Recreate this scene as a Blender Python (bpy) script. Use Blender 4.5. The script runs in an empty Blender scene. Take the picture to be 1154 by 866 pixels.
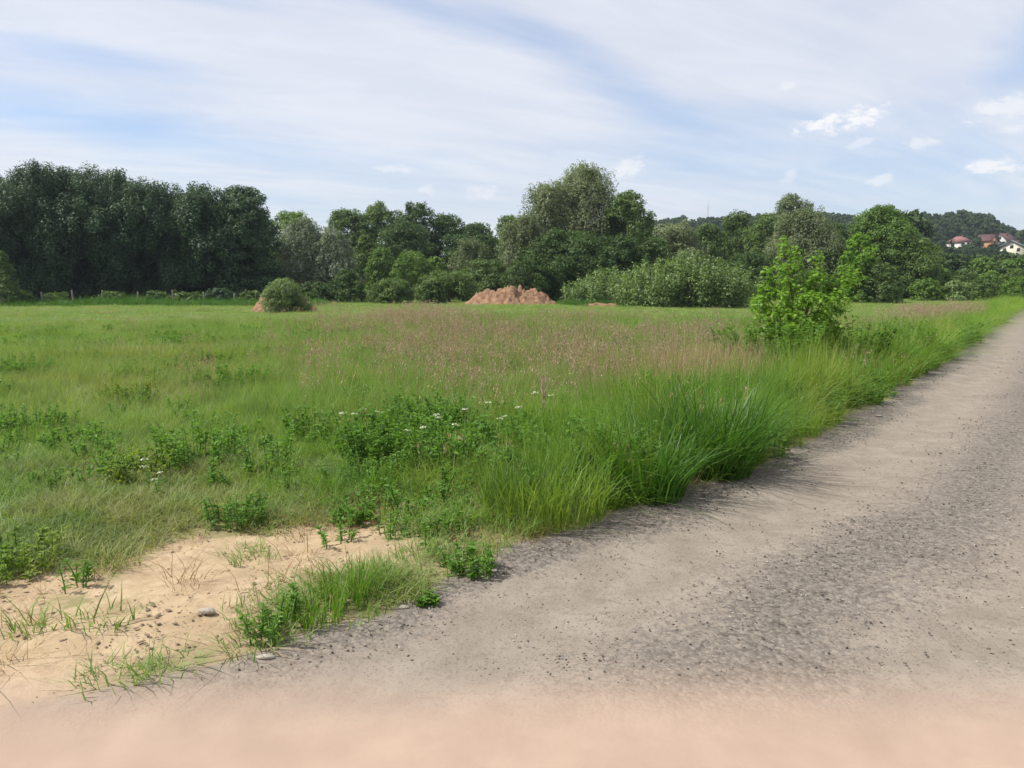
import bpy, math, random
import numpy as np
from math import radians, sin, cos, pi

SC = bpy.context.scene
COL = SC.collection

# ------------------------------------------------------------------ camera, sky, sun, exposure
CAM_H, PITCH, F = 1.6, 7.4, 888.0          # eye height (m), degrees down, focal length in photo pixels (1154 wide)
cam_d = bpy.data.cameras.new('camera')
cam_d.sensor_width = 36.0
cam_d.lens = F / 1154 * 36.0
cam_d.clip_end = 5000
cam = bpy.data.objects.new('camera', cam_d)
cam.location = (0, 0, CAM_H)
cam.rotation_euler = (radians(90 - PITCH), 0, 0)
COL.objects.link(cam)
SC.camera = cam

SUN_AZ, SUN_EL = radians(-98), radians(52)   # azimuth from +Y (view direction), negative = to the left
sun_d = bpy.data.lights.new('sun', 'SUN')
sun_d.energy = 4.9
sun_d.angle = radians(1.4)
sun_d.color = (1.0, 0.95, 0.87)
sun = bpy.data.objects.new('sun', sun_d)
sdir = (sin(SUN_AZ) * cos(SUN_EL), cos(SUN_AZ) * cos(SUN_EL), sin(SUN_EL))
sun.rotation_euler = (pi / 2 - SUN_EL, 0, pi - SUN_AZ + 0)
COL.objects.link(sun)
from mathutils import Vector, Matrix
sun.rotation_euler = Vector(sdir).to_track_quat('Z', 'Y').to_euler()

SC.view_settings.view_transform = 'Standard'
SC.view_settings.look = 'None'
SC.view_settings.exposure = 0.42
SC.view_settings.gamma = 1.0
SC.view_settings.use_curve_mapping = False
try:
    SC.cycles.max_bounces = 8
    SC.cycles.diffuse_bounces = 2
    SC.cycles.transmission_bounces = 4
    SC.cycles.glossy_bounces = 2
    SC.cycles.volume_bounces = 0
    SC.cycles.use_denoising = True
    SC.cycles.sample_clamp_indirect = 6
except Exception:
    pass


class NT:
    """small helper to write node trees as expressions"""
    def __init__(s, tree):
        s.t = tree; s.n = tree.nodes; s.l = tree.links
    def new(s, typ, **kw):
        n = s.n.new(typ)
        for k, v in kw.items():
            setattr(n, k, v)
        return n
    def put(s, sock, v):
        if isinstance(v, bpy.types.NodeSocket):
            s.l.new(v, sock)
        elif isinstance(v, (tuple, list)) and len(v) == 3 and sock.type == 'RGBA':
            sock.default_value = (*v, 1)
        else:
            sock.default_value = v
    def m(s, op, a, b=None, c=None, clamp=False):
        n = s.new('ShaderNodeMath', operation=op, use_clamp=clamp)
        s.put(n.inputs[0], a)
        if b is not None: s.put(n.inputs[1], b)
        if c is not None: s.put(n.inputs[2], c)
        return n.outputs[0]
    def vm(s, op, a, b=None, scale=None):
        n = s.new('ShaderNodeVectorMath', operation=op)
        s.put(n.inputs[0], a)
        if b is not None: s.put(n.inputs[1], b)
        if scale is not None: s.put(n.inputs['Scale'], scale)
        return n.outputs[0]
    def mix(s, f, a, b):
        n = s.new('ShaderNodeMix', data_type='RGBA')
        s.put(n.inputs[0], f); s.put(n.inputs[6], a); s.put(n.inputs[7], b)
        return n.outputs[2]
    def mul(s, a, b, f=1.0):
        n = s.new('ShaderNodeMix', data_type='RGBA', blend_type='MULTIPLY')
        s.put(n.inputs[0], f); s.put(n.inputs[6], a); s.put(n.inputs[7], b)
        return n.outputs[2]
    def noise(s, vec, scale, detail=4, rough=0.55, dist=0.0, out=0):
        n = s.new('ShaderNodeTexNoise')
        if vec is not None: s.put(n.inputs['Vector'], vec)
        n.inputs['Scale'].default_value = scale
        n.inputs['Detail'].default_value = detail
        n.inputs['Roughness'].default_value = rough
        n.inputs['Distortion'].default_value = dist
        return n.outputs[out]
    def ss(s, v, a, b):
        n = s.new('ShaderNodeMapRange', interpolation_type='SMOOTHSTEP')
        s.put(n.inputs['Value'], v)
        n.inputs['From Min'].default_value = a; n.inputs['From Max'].default_value = b
        return n.outputs[0]
    def attr(s, name, typ='GEOMETRY'):
        n = s.new('ShaderNodeAttribute', attribute_name=name, attribute_type=typ)
        return n.outputs['Fac']
    def xyz(s, v):
        n = s.new('ShaderNodeSeparateXYZ'); s.put(n.inputs[0], v)
        return n.outputs
    def comb(s, x, y, z):
        n = s.new('ShaderNodeCombineXYZ')
        for i, v in enumerate((x, y, z)): s.put(n.inputs[i], v)
        return n.outputs[0]


def make_world():
    w = bpy.data.worlds.new('World'); SC.world = w; w.use_nodes = True
    w.node_tree.nodes.clear()
    g = NT(w.node_tree)
    sky = g.new('ShaderNodeTexSky', sky_type='NISHITA')
    sky.sun_disc = False
    sky.sun_elevation = SUN_EL
    sky.sun_rotation = SUN_AZ
    sky.altitude = 100; sky.air_density = 1.0; sky.dust_density = 1.6; sky.ozone_density = 1.6
    d = g.new('ShaderNodeTexCoord').outputs['Generated']
    X, Y, Z = g.xyz(d)
    az = g.m('MULTIPLY', g.m('ARCTAN2', X, Y), 180 / pi)              # compass angle, degrees right of the road view
    el = g.m('MULTIPLY', g.m('ARCSINE', Z), 180 / pi)                 # degrees above the horizon
    # high thin cloud sheet: streaky noise on a plane overhead
    zz = g.m('ADD', g.m('MAXIMUM', Z, 0.0), 0.16)
    px = g.m('DIVIDE', X, zz); py = g.m('DIVIDE', Y, zz)
    ca, sa = cos(radians(24)), sin(radians(24))
    rx = g.m('ADD', g.m('MULTIPLY', px, ca), g.m('MULTIPLY', py, sa))
    ry = g.m('SUBTRACT', g.m('MULTIPLY', py, ca), g.m('MULTIPLY', px, sa))
    pv = g.comb(g.m('MULTIPLY', rx, 0.55), g.m('MULTIPLY', ry, 1.25), 3.1)
    n1 = g.noise(pv, 1.1, 7, 0.56, 0.7)
    n2 = g.noise(g.comb(g.m('MULTIPLY', rx, 0.9), g.m('MULTIPLY', ry, 3.2), 7.7), 1.5, 8, 0.6, 0.5)
    n3 = g.noise(g.comb(g.m('MULTIPLY', az, 0.05), g.m('MULTIPLY', el, 0.16), 1.3), 1.0, 5, 0.6, 0.6)
    def blob(a0, e0, sa_, se_, slope=0.0):
        da = g.m('SUBTRACT', az, a0)
        de = g.m('SUBTRACT', g.m('SUBTRACT', el, e0), g.m('MULTIPLY', da, slope))
        q = g.m('ADD', g.m('POWER', g.m('DIVIDE', da, sa_), 2.0), g.m('POWER', g.m('DIVIDE', de, se_), 2.0))
        return g.m('EXPONENT', g.m('MULTIPLY', q, -1.0))
    gaps = [(-4, 17.5, 7.0, 1.4, -0.22, .42), (4, 15.6, 5.5, 1.3, -0.42, .42), (8.5, 12.4, 4.5, 1.2, -0.3, .38),
            (-27, 13.7, 7, 0.9, -0.06, .45), (-19, 17.4, 7, 0.7, -0.1, .25), (32, 13.0, 3.2, 2.2, 0.3, .6),
            (21, 19.2, 9, 0.9, 0.06, .45), (-27, 9.6, 16, 1.6, -0.09, .62), (13, 9.2, 7.5, 2.6, 0.0, .42),
            (28, 8.2, 9, 3.5, 0.0, .3), (-10, 7.0, 16, 2.6, -0.05, .3), (20, 5.0, 30, 3.0, 0, .3)]
    gsum = None
    for a0, e0, s1, s2, sl, k in gaps:
        b = g.m('MULTIPLY', blob(a0, e0, s1, s2, sl), k)
        gsum = b if gsum is None else g.m('ADD', gsum, b)
    dens = g.m('ADD', g.m('MULTIPLY', g.m('SUBTRACT', n1, 0.5), 1.5), g.m('MULTIPLY', g.m('SUBTRACT', n2, 0.5), 0.5))
    dens = g.m('ADD', dens, g.m('MULTIPLY', g.m('SUBTRACT', n3, 0.5), 0.5))
    dens = g.m('SUBTRACT', g.m('ADD', dens, 0.94), g.m('SUBTRACT', gsum, g.m('MULTIPLY', blob(-8, 12.5, 14, 3.2, -.05), .22)))
    sheet = g.m('ADD', 0.20, g.m('MULTIPLY', g.ss(dens, -0.05, 1.0), 0.66))
    # cumulus puffs low over the horizon
    puffs = [(22.0, 10.3, 3.1, 0.85, .16, .95), (31.0, 10.3, 2.6, 0.9, 0, .55), (31.0, 6.95, 2.4, 0.62, 0, .85), (26.6, 8.6, 1.2, .4, 0, .5),
             (23.3, 8.9, 1.1, .4, .1, .4), (24.6, 6.5, 1.1, .5, .25, .5), (8.2, 7.9, 1.5, .8, .3, .6), (-2.2, 6.3, 1.4, .7, .1, .45),
             (-8.3, 7.8, 1.6, .45, -.05, .45), (-6.0, 6.4, 1.0, .4, 0, .4), (18.8, 6.9, .7, .5, .5, .4), (18.6, 12.6, 1.0, .35, .2, .4), (33, 9.0, 3, .4, 0, .4)]
    nz = g.noise(g.comb(g.m('MULTIPLY', az, 0.9), g.m('MULTIPLY', el, 1.7), 0.4), 1.0, 8, 0.68, 0.3)
    psum = None
    for a0, e0, s1, s2, sl, k in puffs:
        b = blob(a0, e0, s1, s2, sl)
        v = g.m('MULTIPLY', g.ss(g.m('ADD', b, g.m('MULTIPLY', g.m('SUBTRACT', nz, 0.5), 2.6)), 0.40, 1.0), g.m('MULTIPLY', g.ss(b, 0.08, .4), k))
        psum = v if psum is None else g.m('MAXIMUM', psum, v)
    skyc = g.mul(sky.outputs[0], (0.96, 1.12, 1.32))
    cloudc = g.mix(g.ss(n2, .35, .7), (6.0, 6.15, 6.7), (6.7, 6.8, 7.1))
    c = g.mix(sheet, skyc, cloudc)
    c = g.mix(psum, c, (7.5, 7.45, 7.5))
    bg = g.new('ShaderNodeBackground'); g.put(bg.inputs['Color'], c); bg.inputs['Strength'].default_value = 0.1
    out = g.new('ShaderNodeOutputWorld'); g.l.new(bg.outputs[0], out.inputs['Surface'])
make_world()

# ------------------------------------------------------------------ helpers
TH = radians(PITCH)
def ray(px, py):
    a = (px - 577) / F; b = (py - 433) / F
    return a, cos(TH) - b * sin(TH), -(sin(TH) + b * cos(TH))
def on_ground(px, py):
    a, f, z = ray(px, py); t = CAM_H / -z
    return a * t, f * t
def at_dist(px, py, D):
    a, f, z = ray(px, py); t = D / f
    return a * t, D, CAM_H + z * t

def hash2(ix, iy, seed):
    h = (ix.astype(np.int64) * 374761393 + iy.astype(np.int64) * 668265263 + seed * 1442695041) & 0xFFFFFFFF
    h = ((h ^ (h >> 13)) * 1274126177) & 0xFFFFFFFF
    return ((h ^ (h >> 16)) & 0xFFFFFF) / float(0xFFFFFF)
def vnoise(x, y, seed=0):
    ix = np.floor(x); iy = np.floor(y); fx = x - ix; fy = y - iy
    fx = fx * fx * (3 - 2 * fx); fy = fy * fy * (3 - 2 * fy)
    a = hash2(ix, iy, seed); b = hash2(ix + 1, iy, seed); c = hash2(ix, iy + 1, seed); d = hash2(ix + 1, iy + 1, seed)
    return (a * (1 - fx) + b * fx) * (1 - fy) + (c * (1 - fx) + d * fx) * fy
def fbm(x, y, seed=0, octv=4):
    s = 0; a = .5; t = 0
    for i in range(octv):
        s = s + a * vnoise(x * 2 ** i, y * 2 ** i, seed + i * 17); t += a; a *= .5
    return s / t
def sstep(v, a, b):
    t = np.clip((v - a) / (b - a), 0, 1); return t * t * (3 - 2 * t)

def polydist(X, Y, pts):
    """distance and side (positive = right of the direction of travel) to a polyline"""
    best = np.full(X.shape, 1e9); side = np.zeros(X.shape)
    for (x0, y0), (x1, y1) in zip(pts[:-1], pts[1:]):
        dx, dy = x1 - x0, y1 - y0; L = dx * dx + dy * dy
        t = np.clip(((X - x0) * dx + (Y - y0) * dy) / L, 0, 1)
        qx, qy = X - (x0 + t * dx), Y - (y0 + t * dy)
        d = np.hypot(qx, qy); s = np.sign(qx * dy - qy * dx)
        k = d < best - 1e-9
        best = np.where(k, d, best); side = np.where(k, s, side)
    return best * side
def polygon_sd(X, Y, pts):
    d = np.abs(polydist(X, Y, pts + pts[:1])); ins = np.zeros(X.shape, bool)
    n = len(pts)
    for i in range(n):
        x0, y0 = pts[i]; x1, y1 = pts[(i + 1) % n]
        if y0 == y1: continue
        c = ((y0 > Y) != (y1 > Y)) & (X < (x1 - x0) * (Y - y0) / (y1 - y0) + x0)
        ins ^= c
    return np.where(ins, d, -d)

# where the road's left edge runs (metres): out of the sandy turn-off on the left, then away to the right
EDGE = [(-14, -1.6), (-9, .3), (-5, 1.45), (-3, 2.25), (-1.6, 2.95), (-1.09, 3.3), (-.68, 3.72), (.127, 4.76), (1.1, 5.66), (2.07, 6.6), (3.6, 8.6),
        (7.45, 13.9), (16.7, 27.4), (33.4, 52), (60, 92), (110, 165), (200, 300)]
SAND = [on_ground(*p) for p in [(165, 607), (230, 601), (300, 588), (352, 583), (405, 595), (437, 622), (428, 642), (392, 656), (350, 676), (330, 700),
        (285, 722), (230, 745), (170, 765), (60, 800), (-160, 810), (-150, 700), (0, 664), (58, 654), (98, 640), (140, 626)]]
def road_d(X, Y):
    return polydist(X, Y, EDGE)
def terrain(X, Y):
    X = np.asarray(X, float); Y = np.asarray(Y, float)
    D = np.hypot(X, Y); A = np.degrees(np.arctan2(X, np.maximum(Y, .01)))
    h = (fbm(X * .06, Y * .06, 5, 3) - .5) * .5 * sstep(D, 14, 50) * (1 - .6 * sstep(D, 45, 60))
    w = sstep(A, 2, 10)
    fall = 1 - .42 * sstep(A, 29.5, 34)
    hill = w * sstep(D, 200, 450) * 25 * fall + (fbm(X * .02, Y * .02, 9, 3) - .5) * 3.5 * sstep(D, 220, 420)
    knoll = sstep(A, 25, 27.6) * (sstep(Y, 95, 232) * 8.2 + sstep(Y, 236, 275) * 4.8)
    h = h + np.maximum(hill, knoll)
    d = road_d(X, Y)
    h = h + .05 * np.exp(-((d + .5) / .5) ** 2) * (Y > 2)
    h = h + (fbm(X * 1.3, Y * 1.3, 21, 3) - .5) * .07 * (1 - sstep(d, -.4, .0)) * (1 - sstep(D, 20, 40))
    return h
def tz(x, y):
    return float(terrain(np.array([x]), np.array([y]))[0])

def mesh_from(name, V, faces_flat, sizes, mats=(), attrs=None, smooth=False):
    me = bpy.data.meshes.new(name)
    V = np.asarray(V, np.float32)
    me.vertices.add(len(V)); me.vertices.foreach_set('co', V.ravel())
    fl = np.asarray(faces_flat, np.int32); sz = np.asarray(sizes, np.int32)
    me.loops.add(len(fl)); me.loops.foreach_set('vertex_index', fl)
    me.polygons.add(len(sz))
    st = np.zeros(len(sz), np.int32); st[1:] = np.cumsum(sz)[:-1]
    me.polygons.foreach_set('loop_start', st); me.polygons.foreach_set('loop_total', sz)
    if smooth: me.polygons.foreach_set('use_smooth', np.ones(len(sz), bool))
    if attrs:
        for k, (typ, dom, arr) in attrs.items():
            a = me.attributes.new(k, typ, dom)
            a.data.foreach_set('vector' if typ == 'FLOAT_VECTOR' else 'value', np.ascontiguousarray(arr).ravel())
    for m in mats: me.materials.append(m)
    me.update(calc_edges=True)
    return me

class MB:
    """collects geometry for ONE mesh"""
    def __init__(s): s.V = []; s.F = []; s.S = []; s.A = []; s.n = 0
    def add(s, V, F, S, tint=0.5):
        V = np.asarray(V, float)
        s.V.append(V); s.F.append(np.asarray(F, int) + s.n); s.S.append(np.asarray(S, int)); s.n += len(V)
        s.A.append(np.broadcast_to(np.asarray(tint, float), (len(V),)))
    def box(s, x0, x1, y0, y1, z0, z1):
        V = [(x, y, z) for z in (z0, z1) for y in (y0, y1) for x in (x0, x1)]
        F = [0, 2, 3, 1, 4, 5, 7, 6, 0, 1, 5, 4, 2, 6, 7, 3, 0, 4, 6, 2, 1, 3, 7, 5]
        s.add(V, F, [4] * 6)
    def poly(s, V, faces):
        s.add(V, [i for f in faces for i in f], [len(f) for f in faces])
    def tube(s, P, R, n=7):
        P = np.asarray(P, float); R = np.asarray(R, float)
        V = []; k = len(P)
        for i in range(k):
            t = P[min(i + 1, k - 1)] - P[max(i - 1, 0)]; t = t / (np.linalg.norm(t) + 1e-9)
            u = np.cross(t, (0, 1, .3) if abs(t[1]) < .9 else (1, 0, 0)); u /= np.linalg.norm(u); v = np.cross(t, u)
            for j in range(n):
                a = 2 * pi * j / n; V.append(P[i] + R[i] * (cos(a) * u + sin(a) * v))
        F = []; S = []
        for i in range(k - 1):
            for j in range(n):
                j2 = (j + 1) % n
                F += [i * n + j, i * n + j2, (i + 1) * n + j2, (i + 1) * n + j]; S.append(4)
        F += [(k - 1) * n + j for j in range(n)]; S.append(n)
        s.add(V, F, S)
    def data(s, name, mats, smooth=False):
        return mesh_from(name, np.concatenate(s.V), np.concatenate(s.F), np.concatenate(s.S), mats,
                         {'tint': ('FLOAT', 'POINT', np.concatenate(s.A).astype(np.float32))}, smooth)
    def build(s, name, mat, parent=None, smooth=False):
        o = bpy.data.objects.new(name, s.data(name, [mat], smooth)); COL.objects.link(o)
        if parent: o.parent = parent
        return o

def tag(o, label=None, cat=None, group=None, kind=None):
    if label: o['label'] = label
    if cat: o['category'] = cat
    if group: o['group'] = group
    if kind: o['kind'] = kind
    return o
def thing(name, label, cat, loc, group=None, rz=0):
    o = bpy.data.objects.new(name, None); COL.objects.link(o)
    o.location = loc; o.rotation_euler = (0, 0, rz); o.empty_display_size = .3
    return tag(o, label, cat, group)
def link(name, me, parent=None, loc=(0, 0, 0)):
    o = bpy.data.objects.new(name, me); COL.objects.link(o); o.location = loc
    if parent: o.parent = parent
    return o

# ------------------------------------------------------------------ materials
def mat(name):
    m = bpy.data.materials.new(name); m.use_nodes = True; m.node_tree.nodes.clear()
    return m, NT(m.node_tree)
def finish(g, bsdf):
    o = g.new('ShaderNodeOutputMaterial'); g.l.new(bsdf, o.inputs['Surface'])
def principled(g, color, rough=.8, bump=None, bstr=.4, bdist=.02, spec=.3):
    p = g.new('ShaderNodeBsdfPrincipled')
    g.put(p.inputs['Base Color'], color); g.put(p.inputs['Roughness'], rough)
    p.inputs['Specular IOR Level'].default_value = spec
    if bump is not None:
        b = g.new('ShaderNodeBump'); b.inputs['Strength'].default_value = bstr; b.inputs['Distance'].default_value = bdist
        g.put(b.inputs['Height'], bump); g.l.new(b.outputs[0], p.inputs['Normal'])
    return p.outputs[0]
def leaf_mat(name, c_dark, c_light, trans=.35, rough=.5, patch=None, patch_scale=.35, spec=.3, rnd=.25, patch2=None):
    """foliage: leaf-to-leaf tint, plant-to-plant tint, light shining through"""
    m, g = mat(name)
    t = g.attr('tint')
    r = g.new('ShaderNodeObjectInfo').outputs['Random']
    pos = g.new('ShaderNodeNewGeometry').outputs['Position']
    f = g.m('ADD', g.m('MULTIPLY', t, 1 - rnd), g.m('MULTIPLY', r, rnd), clamp=True)
    c = g.mix(f, c_dark, c_light)
    if patch is not None:
        nz = g.noise(pos, patch_scale, 4, .6)
        c = g.mix(g.m('MULTIPLY', g.ss(nz, .42, .66), .85), c, patch)
    if patch2 is not None:
        nz2 = g.noise(g.vm('ADD', pos, (17.0, 5.0, 0.0)), 1.1, 5, .65)
        c = g.mix(g.m('MULTIPLY', g.ss(nz2, .50, .68), .8), c, patch2)
    p = principled(g, c, rough, spec=spec)
    tr = g.new('ShaderNodeBsdfTranslucent')
    g.put(tr.inputs['Color'], g.mul(c, (1.25, 1.35, .55)))
    mx = g.new('ShaderNodeMixShader'); mx.inputs[0].default_value = trans
    g.l.new(p, mx.inputs[1]); g.l.new(tr.outputs[0], mx.inputs[2])
    finish(g, mx.outputs[0]); return m

M = {}
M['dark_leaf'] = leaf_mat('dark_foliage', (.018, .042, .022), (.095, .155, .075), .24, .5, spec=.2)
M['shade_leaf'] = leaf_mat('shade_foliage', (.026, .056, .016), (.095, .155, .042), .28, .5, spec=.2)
M['mid_leaf'] = leaf_mat('mid_foliage', (.044, .085, .024), (.150, .220, .062), .3, .5, spec=.2)
M['green_leaf'] = leaf_mat('green_foliage', (.058, .115, .024), (.175, .275, .060), .36, .5, spec=.2)
M['willow_leaf'] = leaf_mat('willow_foliage', (.085, .115, .055), (.245, .285, .150), .3, .55, spec=.25)
M['silver_leaf'] = leaf_mat('silver_foliage', (.085, .115, .075), (.265, .310, .220), .26, .55, spec=.25)
M['shoot_leaf'] = leaf_mat('shoot_foliage', (.085, .140, .045), (.235, .320, .125), .34, .5, spec=.25)
M['maple_leaf'] = leaf_mat('maple_foliage', (.070, .165, .018), (.220, .370, .045), .42, .45, spec=.25)
M['far_leaf'] = leaf_mat('far_foliage', (.030, .058, .026), (.080, .120, .050), .22, .6, rnd=.6, spec=.15)
M['meadow'] = leaf_mat('meadow_grass', (.115, .205, .045), (.260, .360, .095), .42, .55, patch=(.245, .265, .100), patch_scale=.22, spec=.25, patch2=(.100, .170, .035), rnd=.45)
M['lawn'] = leaf_mat('lawn_grass', (.110, .200, .045), (.240, .335, .100), .38, .55, patch=(.26, .25, .11), patch_scale=.5, spec=.25, patch2=(.11, .19, .045), rnd=.4)
M['verge'] = leaf_mat('verge_grass', (.080, .175, .018), (.195, .320, .042), .45, .5, patch=(.23, .28, .06), patch_scale=.6, spec=.3, patch2=(.060, .145, .030), rnd=.5)
M['tussock'] = leaf_mat('tussock_grass', (.036, .105, .014), (.092, .195, .030), .4, .45)
M['seed'] = leaf_mat('seed_heads', (.26, .180, .145), (.42, .32, .245), .3, .7, spec=.1)
M['straw'] = leaf_mat('straw_grass', (.30, .22, .13), (.46, .36, .22), .25, .7, spec=.1)
M['rust'] = leaf_mat('rusty_dead_grass', (.17, .085, .045), (.30, .175, .085), .25, .7, spec=.1)
M['weed'] = leaf_mat('weed_leaf', (.062, .148, .022), (.165, .300, .055), .4, .5, spec=.2)
M['petal'] = leaf_mat('white_petal', (.42, .45, .36), (.66, .68, .58), .25, .6)

def bark():
    m, g = mat('bark')
    pos = g.new('ShaderNodeTexCoord').outputs['Object']
    n = g.noise(g.vm('MULTIPLY', pos, (6, 6, 1.2)), 3, 5, .65)
    c = g.mix(n, (.06, .048, .036), (.22, .19, .15))
    finish(g, principled(g, c, .9, n, .6, .03)); return m
M['bark'] = bark()

def ground_mat():
    m, g = mat('ground')
    pos = g.new('ShaderNodeNewGeometry').outputs['Position']
    sand, road, grav, lens_blur, dry = (g.attr(k) for k in ('sand', 'road', 'grav', 'lens_blur', 'dry'))
    nA = g.noise(pos, .5, 5, .6); nB = g.noise(pos, 3.2, 6, .62); nC = g.noise(pos, 18, 6, .65); nD = g.noise(pos, 75, 4, .7)
    # turf soil
    turf = g.mix(g.ss(nA, .35, .65), (.100, .145, .038), (.135, .150, .055))
    turf = g.mix(g.m('MULTIPLY', g.ss(nC, .5, .7), .6), turf, (.150, .115, .065))
    turf = g.mix(g.m('MULTIPLY', dry, g.ss(nB, .25, .55)), turf, (.29, .22, .135))
    # sand
    sc_ = g.mix(g.ss(nB, .3, .72), (.305, .228, .140), (.415, .320, .206))
    sc_ = g.mix(g.m('MULTIPLY', g.ss(nC, .54, .72), .5), sc_, (.190, .140, .085))
    sc_ = g.mix(g.m('MULTIPLY', g.ss(g.noise(pos, 6.5, 7, .7), .50, .64), .55), sc_, (.235, .165, .100))
    sc_ = g.mix(g.m('MULTIPLY', g.ss(nA, .52, .68), .4), sc_, (.28, .19, .12))
    sc_ = g.mix(g.m('MULTIPLY', g.ss(nD, .58, .70), .55), sc_, (.15, .115, .07))
    # dusty road and gravel
    rd = g.mix(g.ss(nB, .3, .7), (.198, .170, .138), (.255, .222, .184))
    rd = g.mix(g.m('MULTIPLY', g.ss(nC, .50, .68), .45), rd, (.150, .123, .100))
    rd = g.mix(g.m('MULTIPLY', g.ss(nA, .5, .7), .25), rd, (.235, .18, .14))
    rd = g.mix(g.m('MULTIPLY', g.ss(nD, .56, .72), .5), rd, (.125, .103, .085))
    vo = g.new('ShaderNodeTexVoronoi'); g.put(vo.inputs['Vector'], pos); vo.inputs['Scale'].default_value = 46
    vr = g.xyz(vo.outputs['Color'])[0]
    vo2 = g.new('ShaderNodeTexVoronoi'); g.put(vo2.inputs['Vector'], pos); vo2.inputs['Scale'].default_value = 95
    vr2 = g.xyz(vo2.outputs['Color'])[1]
    st = g.mix(vr, (.050, .044, .038), (.205, .180, .152))
    st = g.mix(g.m('MULTIPLY', g.ss(vr2, .8, .95), .7), st, (.29, .26, .23))
    gm = g.ss(g.m('ADD', grav, g.m('ADD', g.m('MULTIPLY', g.m('SUBTRACT', nC, .5), 1.5), g.m('MULTIPLY', g.m('SUBTRACT', vr, .5), .55))), .36, .72)
    rd = g.mix(gm, rd, st)
    specks = g.m('MULTIPLY', g.ss(vr2, .86, .93), g.m('ADD', .25, g.m('MULTIPLY', grav, .5)))
    rd = g.mix(specks, rd, (.07, .058, .05))
    blur_c = g.mix(g.ss(nB, .3, .7), (.315, .232, .178), (.350, .260, .200))  # pinkish colour of the blurred finger near the lens, put onto the ground
    blur_c = g.mix(g.m('MULTIPLY', g.ss(nC, .52, .75), .25), blur_c, (.35, .245, .18))
    c = g.mix(g.ss(g.m('ADD', sand, g.m('MULTIPLY', g.m('SUBTRACT', nC, .5), .9)), .3, .7), turf, sc_)
    c = g.mix(g.ss(g.m('ADD', road, g.m('MULTIPLY', g.m('SUBTRACT', nC, .5), .8)), .3, .7), c, rd)
    c = g.mix(g.ss(g.m('ADD', lens_blur, g.m('MULTIPLY', g.m('SUBTRACT', nC, .5), .22)), -.05, 1.02), c, blur_c)
    h = g.m('ADD', g.m('MULTIPLY', nC, .6), g.m('ADD', g.m('MULTIPLY', nD, .25), g.m('MULTIPLY', g.m('MULTIPLY', vo.outputs['Distance'], gm), -.5)))
    h = g.m('MULTIPLY', h, g.m('SUBTRACT', 1.0, g.m('MULTIPLY', lens_blur, .97)))
    finish(g, principled(g, c, .92, h, .55, .025, .15)); return m
M['ground'] = ground_mat()

def simple(name, a, b, scale=6, rough=.8, bump=.3, detail=5):
    m, g = mat(name)
    pos = g.new('ShaderNodeTexCoord').outputs['Object']
    n = g.noise(pos, scale, detail, .62)
    finish(g, principled(g, g.mix(g.ss(n, .3, .7), a, b), rough, n, bump, .03)); return m
M['post'] = simple('weathered_wood', (.10, .09, .075), (.24, .22, .19), 12)
M['heap'] = simple('heap_earth', (.120, .066, .036), (.270, .165, .098), 3.2, .95, .9, 7)
M['stone_white'] = simple('pale_stone', (.26, .23, .19), (.40, .36, .30), 20)
M['wall_white'] = simple('white_plaster', (.46, .45, .42), (.56, .55, .52), 2)
M['wall_cream'] = simple('cream_plaster', (.50, .46, .35), (.58, .54, .42), 2)
M['wall_orange'] = simple('orange_brick', (.42, .20, .10), (.50, .27, .15), 3)
M['roof_red'] = simple('red_roof', (.20, .085, .078), (.26, .125, .11), 3)
M['roof_brown'] = simple('maroon_roof', (.075, .036, .036), (.11, .055, .055), 3)
M['roof_grey'] = simple('grey_roof', (.16, .18, .22), (.23, .25, .29), 3)
M['glass'] = simple('dark_window', (.03, .035, .04), (.06, .065, .075), 2, .15, 0)
M['mast'] = simple('painted_steel', (.30, .22, .22), (.38, .32, .32), 2, .5, 0)

def stone_mat():
    m, g = mat('gravel_stone')
    r = g.new('ShaderNodeObjectInfo').outputs['Random']
    pos = g.new('ShaderNodeNewGeometry').outputs['Position']
    c = g.mix(g.ss(r, .0, .85), (.065, .057, .048), (.235, .210, .178))
    c = g.mix(g.ss(r, .9, .98), c, (.36, .33, .29))
    n = g.noise(pos, 90, 3, .6)
    c = g.mul(c, g.mix(n, (.75, .75, .75), (1.15, 1.15, 1.15)))
    finish(g, principled(g, c, .85, spec=.25)); return m
M['gravel'] = stone_mat()

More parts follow.
